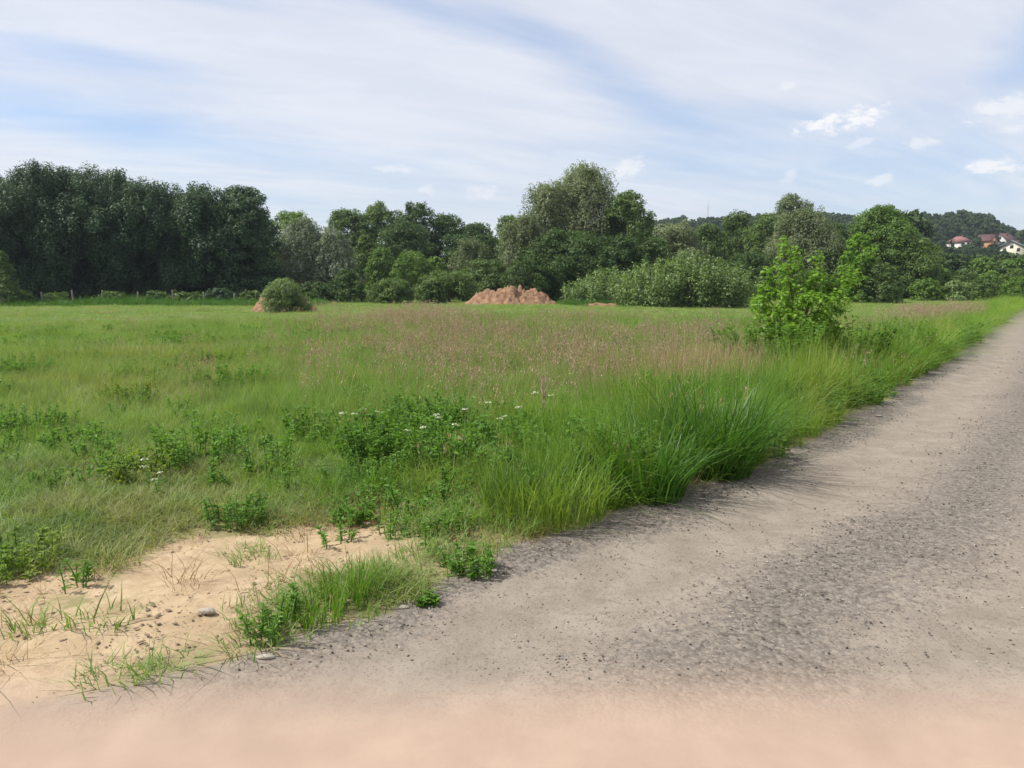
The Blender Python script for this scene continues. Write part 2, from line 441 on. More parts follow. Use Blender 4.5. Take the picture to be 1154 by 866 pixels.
# ------------------------------------------------------------------ ground sheet, cut into field, sand patch and road
def graded(lo, hi, step, a, b, grow):
    v = list(np.arange(a, b + 1e-6, step)); s = step; x = b
    while x < hi: s *= grow; x += s; v.append(x)
    s = step; x = a; pre = []
    while x > lo: s *= grow; x -= s; pre.append(x)
    return np.array(pre[::-1] + v)
def ground_masks(X, Y):
    d = road_d(X, Y)
    wob = (fbm(X * 1.6, Y * 1.6, 31, 4) - .5)
    far = sstep(np.hypot(X, Y), 5, 25)
    de = d + wob * (.38 - .1 * far)
    road = sstep(de, -.14, .12) * (1 - sstep(d, 5.1, 5.6))
    ds = polygon_sd(X, Y, SAND) + (fbm(X * 2.0, Y * 2.0, 41, 4) - .5) * 1.1 + (fbm(X * 7, Y * 7, 43, 3) - .5) * .3
    # tongue of dirty turf reaching into the sand
    tx, ty = on_ground(110, 672)
    ds = ds - .34 * np.exp(-(((X - tx) / .42) ** 2 + ((Y - ty) / .30) ** 2))
    sand = sstep(ds, -.10, .12) * (1 - road)
    n = fbm(X * .9, Y * .9, 51, 3) - .5
    dd = de + n * .35
    grav = .82 * (1 - sstep(dd, .20, .60)) + .78 * np.exp(-((dd - 1.62) / .58) ** 2) + .28 * sstep(dd, 2.2, 3.2)
    near_left = sstep(X, -2.2, .2)
    grav = np.clip(grav * (.45 + .55 * near_left), 0, 1) * road
    lens_blur = (1 - sstep(Y + (fbm(X * 1.2, Y * 1.2, 61, 4) - .5) * .22, 2.48, 3.34)) * (1 - sstep(np.abs(X), 5, 9))  # added ground band standing in for an out-of-focus finger at the lens
    dry = .6 * np.exp(-(((X + .55) / .9) ** 2 + ((Y - 5.2) / .45) ** 2)) + np.clip(sstep(ds, -.45, 0), 0, 1) * .6
    dry = dry + .7 * np.exp(-((d + .1) / .2) ** 2)
    st = np.exp(-(((X - .6) / 5.5) ** 4 + ((Y - 38.5) / 1.5) ** 4)) + .8 * np.exp(-(((X + 5) / 3) ** 4 + ((Y - 43) / 1.2) ** 4))
    dry = dry + 1.3 * st * sstep(fbm(X * .45, Y * .9, 71, 3), .40, .52)
    return road, np.clip(sand, 0, 1), grav, np.clip(lens_blur, 0, 1), np.clip(dry, 0, 1), d

def build_ground():
    xs = graded(-700, 700, .05, -4.2, 4.6, 1.055)
    ys = graded(-60, 1300, .05, 2.0, 7.2, 1.055)
    X, Y = np.meshgrid(xs, ys); nx = len(xs); ny = len(ys)
    Z = terrain(X, Y)
    road, sand, grav, lens_blur, dry, d = ground_masks(X, Y)
    Z = Z - .03 * np.exp(-((d - .75) / .3) ** 2) * road - .02 * np.exp(-((d - 2.4) / .3) ** 2) * road
    near = 1 - sstep(np.hypot(X, Y), 6, 14)
    Z = Z + (fbm(X * 6, Y * 6, 81, 3) - .5) * .035 * sand * near + (fbm(X * 9, Y * 9, 83, 2) - .5) * .012 * road * near
    V = np.stack([X, Y, Z], -1).reshape(-1, 3)
    i = np.arange(nx * ny).reshape(ny, nx)
    Q = np.stack([i[:-1, :-1], i[:-1, 1:], i[1:, 1:], i[1:, :-1]], -1).reshape(-1, 4)
    fm = lambda A: A.ravel()[Q].mean(1)
    r_, s_ = fm(road), fm(sand)
    cls = np.where(r_ > .5, 1, np.where((s_ > .5), 2, 0))
    for k, name in ((0, 'field'), (1, 'gravel_road'), (2, 'sand_patch')):
        q = Q[cls == k]; u, inv = np.unique(q, return_inverse=True)
        at = {n: ('FLOAT', 'POINT', A.ravel()[u].astype(np.float32)) for n, A in
              (('sand', sand), ('road', road), ('grav', grav), ('lens_blur', lens_blur), ('dry', dry))}
        o = link(name, mesh_from(name, V[u], inv.ravel(), np.full(len(q), 4), [M['ground']], at, True))
        tag(o, kind='structure')
        o['label'] = {'field': 'green meadow ground running back to the trees', 'gravel_road': 'pale dusty gravel road running off to the right',
                      'sand_patch': 'bare yellow sand patch beside the road'}[name]
        o['category'] = {'field': 'ground', 'gravel_road': 'road', 'sand_patch': 'ground'}[name]
build_ground()

# ------------------------------------------------------------------ scattered ground cover (stuff)
def proto_collection(name, meshes):
    c = bpy.data.collections.new(name)
    for k, me in enumerate(meshes):
        c.objects.link(bpy.data.objects.new('%s_%02d' % (name, k), me))
    return c
def scatter(name, P, rz, scl, idx, coll, label, cat, tilt=None):
    n = len(P)
    rot = np.zeros((n, 3), np.float32); rot[:, 2] = rz
    if tilt is not None: rot[:, :2] = tilt
    sc3 = np.asarray(scl, np.float32)
    if sc3.ndim == 1: sc3 = np.repeat(sc3[:, None], 3, 1)
    me = mesh_from(name, P, np.zeros(0, np.int32), np.zeros(0, np.int32), [],
                   {'rot': ('FLOAT_VECTOR', 'POINT', rot), 'scl': ('FLOAT_VECTOR', 'POINT', sc3.astype(np.float32)),
                    'idx': ('INT', 'POINT', np.asarray(idx, np.int32))})
    o = link(name, me); tag(o, label, cat, None, 'stuff')
    ng = bpy.data.node_groups.new(name + '_scatter', 'GeometryNodeTree')
    ng.interface.new_socket('Geometry', in_out='INPUT', socket_type='NodeSocketGeometry')
    ng.interface.new_socket('Geometry', in_out='OUTPUT', socket_type='NodeSocketGeometry')
    N = ng.nodes; L = ng.links
    gi = N.new('NodeGroupInput'); go = N.new('NodeGroupOutput')
    ci = N.new('GeometryNodeCollectionInfo'); ci.inputs['Collection'].default_value = coll
    ci.inputs['Separate Children'].default_value = True; ci.inputs['Reset Children'].default_value = True
    ip = N.new('GeometryNodeInstanceOnPoints'); ip.inputs['Pick Instance'].default_value = True
    def na(nm, dt):
        a = N.new('GeometryNodeInputNamedAttribute'); a.data_type = dt; a.inputs['Name'].default_value = nm
        return a.outputs['Attribute']
    L.new(gi.outputs[0], ip.inputs['Points']); L.new(ci.outputs[0], ip.inputs['Instance'])
    L.new(na('idx', 'INT'), ip.inputs['Instance Index']); L.new(na('scl', 'FLOAT_VECTOR'), ip.inputs['Scale'])
    e2r = N.new('FunctionNodeEulerToRotation'); L.new(na('rot', 'FLOAT_VECTOR'), e2r.inputs[0]); L.new(e2r.outputs[0], ip.inputs['Rotation'])
    L.new(ip.outputs[0], go.inputs[0])
    md = o.modifiers.new('scatter', 'NODES'); md.node_group = ng
    return o

def blades(rng, n, rad, h, hv=.3, w=.006, lean=.35, curl=.5, mb=None, tint=(0, 1), off=(0, 0)):
    """n curved tapering grass blades standing in a disc"""
    r = rad * np.sqrt(rng.random(n)); a = rng.random(n) * 2 * pi
    bx = r * np.cos(a) + off[0]; by = r * np.sin(a) + off[1]
    H = h * (1 + hv * rng.normal(size=n)).clip(.35, 1.7)
    la = a + rng.normal(size=n) * 1.2; le = lean * (.3 + rng.random(n))
    cu = curl * (rng.random(n) ** 1.5)
    dx, dy = np.cos(la), np.sin(la)
    tw = la + pi / 2 + rng.normal(size=n) * .6
    wx, wy = np.cos(tw), np.sin(tw)
    W = w * (.6 + .8 * rng.random(n))
    S = np.array([0, .35, .7, 1.0]); V = np.zeros((n, 7, 3)); k = 0
    for s in S:
        o = H * (le * s + cu * s ** 2.2); z = H * (s - .45 * cu * s ** 2.5) * np.sqrt(np.maximum(1 - (le * .6) ** 2, .2))
        cx, cy = bx + dx * o, by + dy * o
        wd = W * (1 - s ** 1.6) * .5
        if s < 1:
            V[:, k] = np.stack([cx - wx * wd, cy - wy * wd, z], -1); V[:, k + 1] = np.stack([cx + wx * wd, cy + wy * wd, z], -1); k += 2
        else:
            V[:, k] = np.stack([cx, cy, z], -1)
    V[:, 0:2, 2] -= .02
    base = (np.arange(n) * 7)[:, None]
    F = (base + np.array([0, 1, 3, 2, 2, 3, 5, 4, 4, 5, 6])).ravel(); S_ = np.tile([4, 4, 3], n)
    t = np.repeat(tint[0] + (tint[1] - tint[0]) * rng.random(n), 7)
    mb.add(V.reshape(-1, 3), F, S_, t)

def leaves(mb, C, N, size, aspect=.55, rng=None, tint=None, droop=0., shape='diamond', T=None):
    """small leaf faces at C with normals N"""
    n = len(C)
    if n == 0: return
    N = N / (np.linalg.norm(N, axis=1, keepdims=True) + 1e-9)
    if T is None:
        T = rng.normal(size=(n, 3))
    T = T + np.array([0, 0, -droop])
    T = T - N * (T * N).sum(1, keepdims=True); T /= (np.linalg.norm(T, axis=1, keepdims=True) + 1e-9)
    B = np.cross(N, T)
    sz = (size * (.65 + .7 * rng.random(n)))[:, None]
    if shape == 'diamond':
        pts = [(-.5, 0, 0), (0.02, -.5 * aspect, .06), (.5, 0, -.05), (.02, .5 * aspect, .06)]; fc = [0, 1, 2, 3]; ss_ = [4]
    elif shape == 'oval':
        pts = [(-.5, 0, 0), (-.15, -.5 * aspect, .07), (.25, -.36 * aspect, .04), (.5, 0, -.1), (.25, .36 * aspect, .04), (-.15, .5 * aspect, .07)]
        fc = [0, 1, 2, 3, 0, 3, 4, 5]; ss_ = [4, 4]
    else:   # maple: five points
        pts = [(-.42, 0, 0), (-.25, -.30, .03), (-.28, -.52, -.03), (.02, -.22, .04), (.10, -.56, -.05), (.22, -.16, .03), (.58, 0, -.08), (.22, .16, .03),
               (.10, .56, -.05), (.02, .22, .04), (-.28, .52, -.03), (-.25, .30, .03)]
        fc = [0, 1, 2, 3, 0, 3, 4, 5, 0, 5, 6, 7, 0, 7, 8, 9, 0, 9, 10, 11]; ss_ = [4] * 5
    k = len(pts)
    V = np.stack([C + sz * (u * T + v * B + w * N) for u, v, w in pts], 1).reshape(-1, 3)
    F = ((np.arange(n) * k)[:, None] + np.array(fc)).ravel()
    if tint is None: tint = rng.random(n)
    mb.add(V, F, np.tile(ss_, n), np.repeat(tint, k))

def grass_meshes(name, m, k, seed, **kw):
    out = []
    for i in range(k):
        rng = np.random.default_rng(seed + i); b = MB(); blades(rng, mb=b, **kw); out.append(b.data(name, [m]))
    return out
def weed_mesh(seed, h=.5, stems=5, spread=.14, leaf=.07, m=None, flower=0):
    rng = np.random.default_rng(seed); b = MB(); fl = MB()
    for s in range(stems):
        a = rng.random() * 2 * pi; r = spread * rng.random() ** .5
        p0 = np.array([r * cos(a), r * sin(a), -.01]); H = h * (.6 + .5 * rng.random()); ln = .35 * rng.random()
        P = [p0 + np.array([cos(a) * ln * H * t * t, sin(a) * ln * H * t * t, H * t]) for t in (0, .35, .7, 1)]
        b.tube(P, [.004, .0035, .003, .002], 4)
        nl = int(16 + 26 * h)
        t = np.sort(rng.random(nl)) * .92 + .06
        C0 = np.array([np.array([np.interp(q, (0, .35, .7, 1), [p[i] for p in P]) for i in range(3)]) for q in t])
        az = rng.random(nl) * 2 * pi; L = leaf * (1.15 - .6 * t)
        D = np.stack([np.cos(az), np.sin(az), .35 + .3 * rng.normal(size=nl)], -1)
        leaves(b, C0 + D * (L * .55)[:, None], np.stack([-np.cos(az) * .4, -np.sin(az) * .4, np.ones(nl)], -1) + rng.normal(size=(nl, 3)) * .25, leaf * 1.0, .40, rng, shape='oval', T=D)
    return b.data('weed', [m or M['weed']])

rng = np.random.default_rng(7)
def visible(X, Y):
    return np.abs(X) < .72 * Y + 2.2
def sample(n_per_m2, y0, y1, seed):
    r = np.random.default_rng(seed); A = (y1 - y0) * (2 * (.72 * y1 + 2.2)); n = int(A * n_per_m2)
    X = (r.random(n) * 2 - 1) * (.72 * y1 + 2.2); Y = y0 + (y1 - y0) * r.random(n)
    k = visible(X, Y); return X[k], Y[k]
def tall_mask(X, Y, d):
    """where the tall rank grass grows: along the road and in a belt behind the sand"""
    w = (fbm(X * .8, Y * .8, 91, 3) - .5)
    verge = sstep(d + w * .7, -2.1, -1.0) * sstep(X, -.9, 1.2)
    belt = sstep(Y + w * 1.2, 5.5, 6.2) * (1 - sstep(Y + w * 2, 7.6, 9.6)) * sstep(X + w, -2.4, -1.0)
    return np.clip(np.maximum(verge, belt), 0, 1)
def far_short(X, Y):
    return sstep(Y + (fbm(X * .2, Y * .2, 93, 3) - .5) * 6, 25, 34)

def build_grass():
    zones = [(2.5, 5, 105), (5, 9, 100), (9, 15, 46), (15, 26, 24), (26, 42, 11), (42, 66, 6.5), (66, 96, 3)]
    protoM = proto_collection('meadow_clump', grass_meshes('meadow_clump', M['meadow'], 5, 100, n=38, rad=.11, h=.30, w=.0055, lean=.35, curl=.7))
    protoMf = proto_collection('meadow_clump_wide', grass_meshes('meadow_clump_wide', M['meadow'], 5, 120, n=70, rad=.34, h=.30, w=.014, lean=.4, curl=.7))
    protoL = proto_collection('lawn_clump', grass_meshes('lawn_clump', M['lawn'], 4, 140, n=60, rad=.13, h=.085, w=.006, lean=.9, curl=1.2))
    protoV = proto_collection('verge_clump', grass_meshes('verge_clump', M['verge'], 3, 160, n=42, rad=.10, h=.50, w=.008, lean=.22, curl=.75) + grass_meshes('verge_clump', M['verge'], 2, 170, n=34, rad=.13, h=.48, w=.009, lean=.6, curl=1.5) + grass_meshes('verge_clump', M['verge'], 1, 180, n=30, rad=.08, h=.62, w=.004, lean=.2, curl=.3))
    out = {k: [] for k in 'MFLV'}
    for zi, (y0, y1, dens) in enumerate(zones):
        X, Y = sample(dens, y0, y1, 200 + zi)
        road, sand, grav, lens_blur, dry, d = ground_masks(X, Y)
        r = np.random.default_rng(300 + zi).random((len(X), 4))
        tall = tall_mask(X, Y, d); fs = far_short(X, Y)
        patch = fbm(X * .7, Y * .7, 95, 3)
        lawn = (1 - sstep(X + (patch - .5) * 1.5, -2.2, -.9)) * (1 - sstep(Y + (patch - .5) * 3, 6.2, 8.2))
        lawn = np.maximum(lawn, np.exp(-(((X + .7) / 1.0) ** 2 + ((Y - 4.4) / .5) ** 2)) * (1 - tall) )
        ok = (road < .35) & (lens_blur < .4)
        bare = np.clip(sand * 1.25 + dry * .75 * (1 - tall), 0, 1)
        keep = ok & (r[:, 0] > bare * .985)
        gap = sstep(fbm(X * 2.6, Y * 2.6, 94, 2), .30, .46) * .85 + .15
        isV = keep & (r[:, 1] < tall) & (r[:, 2] < np.where(Y < 14, gap, 1))
        isL = keep & ~isV & ~((tall > .6) & (Y < 14)) & (r[:, 2] < np.maximum(lawn, np.maximum(fs * .5, (bare > .3) * .8)))
        isM = keep & ~isV & ~isL & ~((tall > .6) & (Y < 14))
        z = terrain(X, Y)
        ramp = .30 + .70 * sstep(X + Y * .1, -.2, 2.4)
        hV = (.40 + 1.25 * fbm(X * 1.5, Y * 1.5, 97, 3)) * ramp * (.55 + .45 * sstep(-d, .0, .55)) * (1 - .35 * sstep(Y, 14, 30))
        hM = (.45 + 1.1 * fbm(X * .55, Y * .55, 99, 3)) * (1 - .72 * fs) * (.5 + .5 * sstep(Y, 5, 9)) * (.55 + .45 * sstep(X, -4.5, -1.5) * 1 + .25 * sstep(Y, 9, 15))
        hL = (.6 + 1.1 * fbm(X * 1.7, Y * 1.7, 98, 3)) * (1 + .4 * sstep(Y, 20, 40))
        for key, msk, hh in (('V', isV, hV), ('L', isL, hL), ('M', isM & (Y < 15), hM), ('F', isM & (Y >= 15), hM)):
            q = msk; s = hh[q]; wd = np.ones(q.sum())
            if key in 'VL' and y0 >= 15: wd = wd * (1.7 if y0 < 26 else 2.8)
            if key == 'F' and y0 >= 42: wd = wd * 1.7
            out[key].append((np.stack([X[q], Y[q], z[q]], -1), r[q, 3] * 2 * pi, np.stack([np.maximum(.75, s ** .5) * wd] * 2 + [s], -1), (r[q, 1] * 997).astype(int)))
    for key, coll, k, nm, lab, cat in (('M', protoM, 5, 'meadow_grass', 'loose green meadow grass covering the near field', 'grass'),
                                       ('F', protoMf, 5, 'field_grass', 'paler green grass covering the far field up to the trees', 'grass'),
                                       ('L', protoL, 4, 'short_grass', 'short trodden grass around the sand patch and far clearing', 'grass'),
                                       ('V', protoV, 6, 'verge_grass', 'tall lush green grass crowding the edge of the gravel road', 'grass')):
        P, rz, sc_, ix = (np.concatenate([o[j] for o in out[key]]) for j in range(4))
        scatter(nm, P, rz, sc_, ix % k, coll, lab, cat, np.random.default_rng(77).normal(size=(len(P), 2)) * (.16 if key in 'VM' else .05))

    # brown seed heads over the meadow, straw patch left of the maple
    def seed_mesh(seed, m, h, n, panicle=True):
        r = np.random.default_rng(seed); b = MB()
        blades(r, n, .22, h, .18, .0045, .12, .22, b)
        if panicle:
            c = r.random((n * 9, 3)); a = r.random(n) * 2 * pi; rr = .26 * np.sqrt(r.random(n)); hh = h * (.8 + .3 * r.random(n))
            C = np.stack([rr * np.cos(a), rr * np.sin(a), hh], -1).repeat(9, 0) + r.normal(size=(n * 9, 3)) * np.array([.012, .012, .045])
            leaves(b, C, r.normal(size=(n * 9, 3)) * (1, 1, .3), .030, .35, r, T=np.tile((0, 0, 1.), (n * 9, 1)) + r.normal(size=(n * 9, 3)) * .3)
        return b.data('seed_clump', [m])
    cs = proto_collection('seed_clump', [seed_mesh(400 + i, M['seed'], .52, 14) for i in range(4)])
    X, Y = np.concatenate([sample(7, 8, 18, 501)[0], sample(5.5, 18, 41, 502)[0]]), np.concatenate([sample(7, 8, 18, 501)[1], sample(5.5, 18, 41, 502)[1]])
    r = np.random.default_rng(503).random((len(X), 3)); road, sand, grav, lens_blur, dry, d = ground_masks(X, Y)
    core = 1.25 * np.exp(-(((X - .08 * Y) / (.20 * Y + .5)) ** 2)) * sstep(Y, 7.5, 12.5) * (1 - sstep(Y + (fbm(X * .25, Y * .25, 507, 3) - .5) * 6, 23, 29))
    left = .5 * np.exp(-((X + .15 * Y) / (.06 * Y)) ** 2) * sstep(Y, 12, 18) * (1 - sstep(Y, 30, 38))
    vergeseed = .75 * sstep(d, -5, -2) * (1 - sstep(d, -1.4, -.7)) * sstep(Y, 13, 17) * (1 - .6 * sstep(Y, 30, 40))
    dn = np.clip(np.maximum(np.maximum(core, left), vergeseed) * (.1 + 1.5 * sstep(fbm(X * .35, Y * .22, 505, 3), .40, .62)), 0, 1)
    k = (r[:, 0] < dn) & (d < -.4)
    P = np.stack([X[k], Y[k], terrain(X[k], Y[k])], -1)
    sc_ = (.75 + .5 * r[k, 1]); wd = 1 + 1.1 * sstep(P[:, 1], 14, 34)
    scatter('seed_grass', P, r[k, 2] * 6.28, np.stack([wd, wd, sc_], -1), (r[k, 1] * 991).astype(int) % 4, cs, 'brownish grass seed heads standing over the middle of the meadow', 'grass')
    cs2 = proto_collection('straw_clump', [seed_mesh(450 + i, M['straw'], .62, 26, False) for i in range(3)])
    r = np.random.default_rng(510); n = 170
    cx, cy = on_ground(783, 447)
    X = cx + r.normal(size=n) * .55 + .2; Y = cy + r.normal(size=n) * 1.0
    d = road_d(X, Y); k = d < -1.2; X, Y = X[k], Y[k]; n = len(X)
    scatter('dry_grass', np.stack([X, Y, terrain(X, Y)], -1), r.random(n) * 6.28, .8 + .5 * r.random(n), r.integers(0, 3, n), cs2,
            'pale dry straw stalks left of the young maple', 'dry grass')
    # low creeping weeds in the meadow and over the sand's rim
    cw = proto_collection('weed_small', [weed_mesh(600 + i, .16, 6, .11, .034) for i in range(5)])
    X, Y = sample(7, 3, 24, 601); road, sand, grav, lens_blur, dry, d = ground_masks(X, Y); r = np.random.default_rng(602).random((len(X), 3))
    tl = tall_mask(X, Y, d)
    rim = np.exp(-(polygon_sd(X, Y, SAND) / .3) ** 2) * (Y < 6)
    k = (road < .3) & (lens_blur < .3) & (r[:, 0] < .16 * rim + (.10 + .25 * tl + .9 * sstep(fbm(X * .8, Y * .8, 603, 3), .48, .66)) * (1 - .97 * sand))
    P = np.stack([X[k], Y[k], terrain(X[k], Y[k])], -1)
    scatter('ground_weeds', P, r[k, 2] * 6.28, (.5 + .8 * r[k, 1] + .05 * P[:, 1]) * (1 + .35 * tl[k]), (r[k, 1] * 983).astype(int) % 5, cw, 'small leafy weeds growing among the meadow grass', 'weeds')
    ct = proto_collection('weed_tall', [weed_mesh(620 + i, .44, 9, .13, .050) for i in range(6)])
    X, Y = sample(34, 4.2, 17, 621); road, sand, grav, lens_blur, dry, d = ground_masks(X, Y); r = np.random.default_rng(622).random((len(X), 3))
    tl = tall_mask(X, Y, d); bk = sstep(Y, 6.0, 6.9) * (1 - .7 * sstep(Y, 9, 13)) * (1 - .3 * sstep(X, 1.0, 2.0))
    k = (road < .2) & (r[:, 0] < tl * (.12 + .55 * bk) * sstep(fbm(X * 1.1, Y * 1.1, 623, 3), .34, .58))
    P = np.stack([X[k], Y[k], terrain(X[k], Y[k])], -1)
    scatter('tall_weeds', P, r[k, 2] * 6.28, (.55 + .75 * fbm(X[k] * 1.3, Y[k] * 1.3, 624, 3)) * (.75 + .4 * r[k, 1]), (r[k, 1] * 953).astype(int) % 6, ct, 'dark leafy weeds standing through the tall grass belt', 'weeds')
    cq = proto_collection('stalk_clump', [seed_mesh(470 + i, M['straw'], .58, 5) for i in range(4)])
    X, Y = sample(7, 5, 20, 631); road, sand, grav, lens_blur, dry, d = ground_masks(X, Y); r = np.random.default_rng(632).random((len(X), 3))
    k = (road < .1) & (sand < .1) & (r[:, 0] < (.12 + .5 * sstep(fbm(X * .7, Y * .7, 633, 3), .45, .62)) * sstep(X + .3 * Y, -.6, 1.2))
    P = np.stack([X[k], Y[k], terrain(X[k], Y[k])], -1)
    scatter('dry_stalks', P, r[k, 2] * 6.28, .6 + .5 * r[k, 1], (r[k, 1] * 947).astype(int) % 4, cq, 'thin dry stalks scattered through the grass', 'dry grass')
    # withered litter lying on sand and dry ground
    cl = proto_collection('litter', grass_meshes('litter', M['straw'], 2, 650, n=16, rad=.09, h=.10, w=.004, lean=1.6, curl=2.2) + grass_meshes('litter', M['rust'], 2, 660, n=18, rad=.10, h=.14, w=.004, lean=.8, curl=1.2))
    X, Y = sample(60, 3, 7.5, 651); road, sand, grav, lens_blur, dry, d = ground_masks(X, Y); r = np.random.default_rng(652).random((len(X), 3))
    k = (road < .6) & (lens_blur < .3) & (r[:, 0] < np.clip((dry * .6 + .9 * sand * sstep(fbm(X * 1.6, Y * 1.6, 655, 3), .46, .58)) * sstep(fbm(X * 3, Y * 3, 653, 3), .42, .6), 0, 1))
    P = np.stack([X[k], Y[k], terrain(X[k], Y[k])], -1)
    scatter('withered_grass', P, r[k, 2] * 6.28, .5 + .8 * r[k, 1], (r[k, 1] * 977).astype(int) % 4, cl, 'withered straw and dead grass lying round the sand patch', 'dry grass')
build_grass()
def rough_strip():
    pm = proto_collection('rough_clump', grass_meshes('rough_clump', M['tussock'], 4, 190, n=70, rad=.34, h=.30, w=.016, lean=.5, curl=.9)); r = np.random.default_rng(560); n = 2600
    X = -44 + 78 * r.random(n); Y = 55 + r.normal(size=n) * 2.0 - .10 * np.maximum(X, 0)
    k = (fbm(X * .3, Y * .3, 561, 3) + .2 * (X < -14) > .50) & ((X < -13) | ((X > 3.5) & (X < 15) & (Y < 55))); X, Y = X[k], Y[k]; n = len(X)
    s = .5 + 1.5 * r.random(n) * fbm(X * .4, Y * .4, 563, 3)
    scatter('rough_grass', np.stack([X, Y, terrain(X, Y)], -1), r.random(n) * 6.28, np.stack([1.3 + .0 * s, 1.3 + .0 * s, s * 1.5], -1), r.integers(0, 4, n), pm,
            'rough uncut grass along the foot of the tree line', 'grass')
rough_strip()

def stone_mesh(seed, m, sub=1):
    import bmesh
    bm = bmesh.new(); bmesh.ops.create_icosphere(bm, subdivisions=sub, radius=.5)
    r = np.random.default_rng(seed); s = np.array([1, .75, .55]) * (.8 + .4 * r.random(3))
    k = r.normal(size=(6, 3)); k /= np.linalg.norm(k, axis=1, keepdims=True)
    for v in bm.verts:
        p = np.array(v.co); f = 1 - .28 * np.maximum(0, (k @ (p / .5)) - .55).sum()
        v.co = Vector(p * s * f * (1 + .06 * r.normal()))
    me = bpy.data.meshes.new('stone'); bm.to_mesh(me); bm.free(); me.materials.append(m); return me
def build_gravel():
    c = proto_collection('gravel_stone', [stone_mesh(700 + i, M['gravel']) for i in range(7)])
    Xs, Ys, Ss = [], [], []
    for (y0, y1, dens, smin, smax, seed) in ((2.6, 5.2, 1500, .005, .020, 1), (5.2, 9, 480, .008, .024, 2), (9, 18, 70, .014, .034, 3)):
        X, Y = sample(dens, y0, y1, 710 + seed); r = np.random.default_rng(720 + seed)
        road, sand, grav, lens_blur, dry, d = ground_masks(X, Y)
        p = np.clip(grav * sstep(fbm(X * 3, Y * 3, 731, 3), .25, .6) * 1.0 + .05 * road + .03 * sand + .08 * np.exp(-((d + .05) / .2) ** 2), 0, 1) * (1 - sstep(lens_blur, .05, .45)) * (1 - .8 * sstep(-d, .25, .5))
        k = r.random(len(X)) < p
        Xs.append(X[k]); Ys.append(Y[k]); Ss.append(smin + (smax - smin) * r.random(k.sum()) ** 3)
    X, Y, S = map(np.concatenate, (Xs, Ys, Ss)); n = len(X); r = np.random.default_rng(740)
    Z = terrain(X, Y) + S * .12
    scatter('gravel', np.stack([X, Y, Z], -1), r.random(n) * 6.28, S, r.integers(0, 7, n), c, 'loose grey stones strewn over the road', 'gravel', r.normal(size=(n, 2)) * .35)
build_gravel()
def build_crumbs():
    m = simple('soil_crumb', (.11, .078, .048), (.27, .195, .125), 30)
    c = proto_collection('soil_crumb', [stone_mesh(760 + i, m) for i in range(5)])
    X, Y = sample(800, 2.7, 6.2, 761); r = np.random.default_rng(762); road, sand, grav, lens_blur, dry, d = ground_masks(X, Y)
    p = sand * (.05 + sstep(fbm(X * 2.6, Y * 2.6, 763, 4), .42, .62)) * (1 - .9 * lens_blur)
    k = r.random(len(X)) < p; X, Y = X[k], Y[k]; n = len(X); S = .006 + .022 * r.random(n) ** 3
    scatter('soil_crumbs', np.stack([X, Y, terrain(X, Y) + S * .1], -1), r.random(n) * 6.28, np.stack([S * 1.3, S, S * .6], -1), r.integers(0, 5, n), c, 'small brown soil crumbs lying over the sand patch', 'soil')
build_crumbs()

# ------------------------------------------------------------------ trees and bushes
def unit(v): return v / (np.linalg.norm(v, axis=-1, keepdims=True) + 1e-9)
def crown_lobes(r, H, W, f0, K, prof, lobe):
    """lobe centres filling an envelope of height H, width W; crown starts at f0*H"""
    out = []
    for k in range(K):
        f = f0 + (1 - f0) * (k + .5 + .6 * (r.random() - .5)) / K
        f = min(f, .985); R = W / 2 * prof(f); rl = lobe * W * (.75 + .5 * r.random()) * (.6 + .4 * prof(f))
        a = k * 2.399 + r.normal() * .5
        rr = max(0, R - rl * .85) * (.55 + .5 * r.random())
        z = min(f * H, H - rl * .75)
        out.append((rr * cos(a), rr * sin(a), z, rl))
    return out
PROF = {
    'dense': lambda f: (.80 + .35 * sin(min(f, .6) / .6 * pi * .5)) * max(.0, 1 - max(0, (f - .55) / .48) ** 2.6) ** .5,
    'round': lambda f: max(.05, sin(pi * min(1, (.22 + .75 * f)))) ** .5,
    'cone': lambda f: max(.08, 1.05 - f) ** .75,
    'bush': lambda f: max(.05, 1 - (f * .96) ** 2.2) ** .5,
}
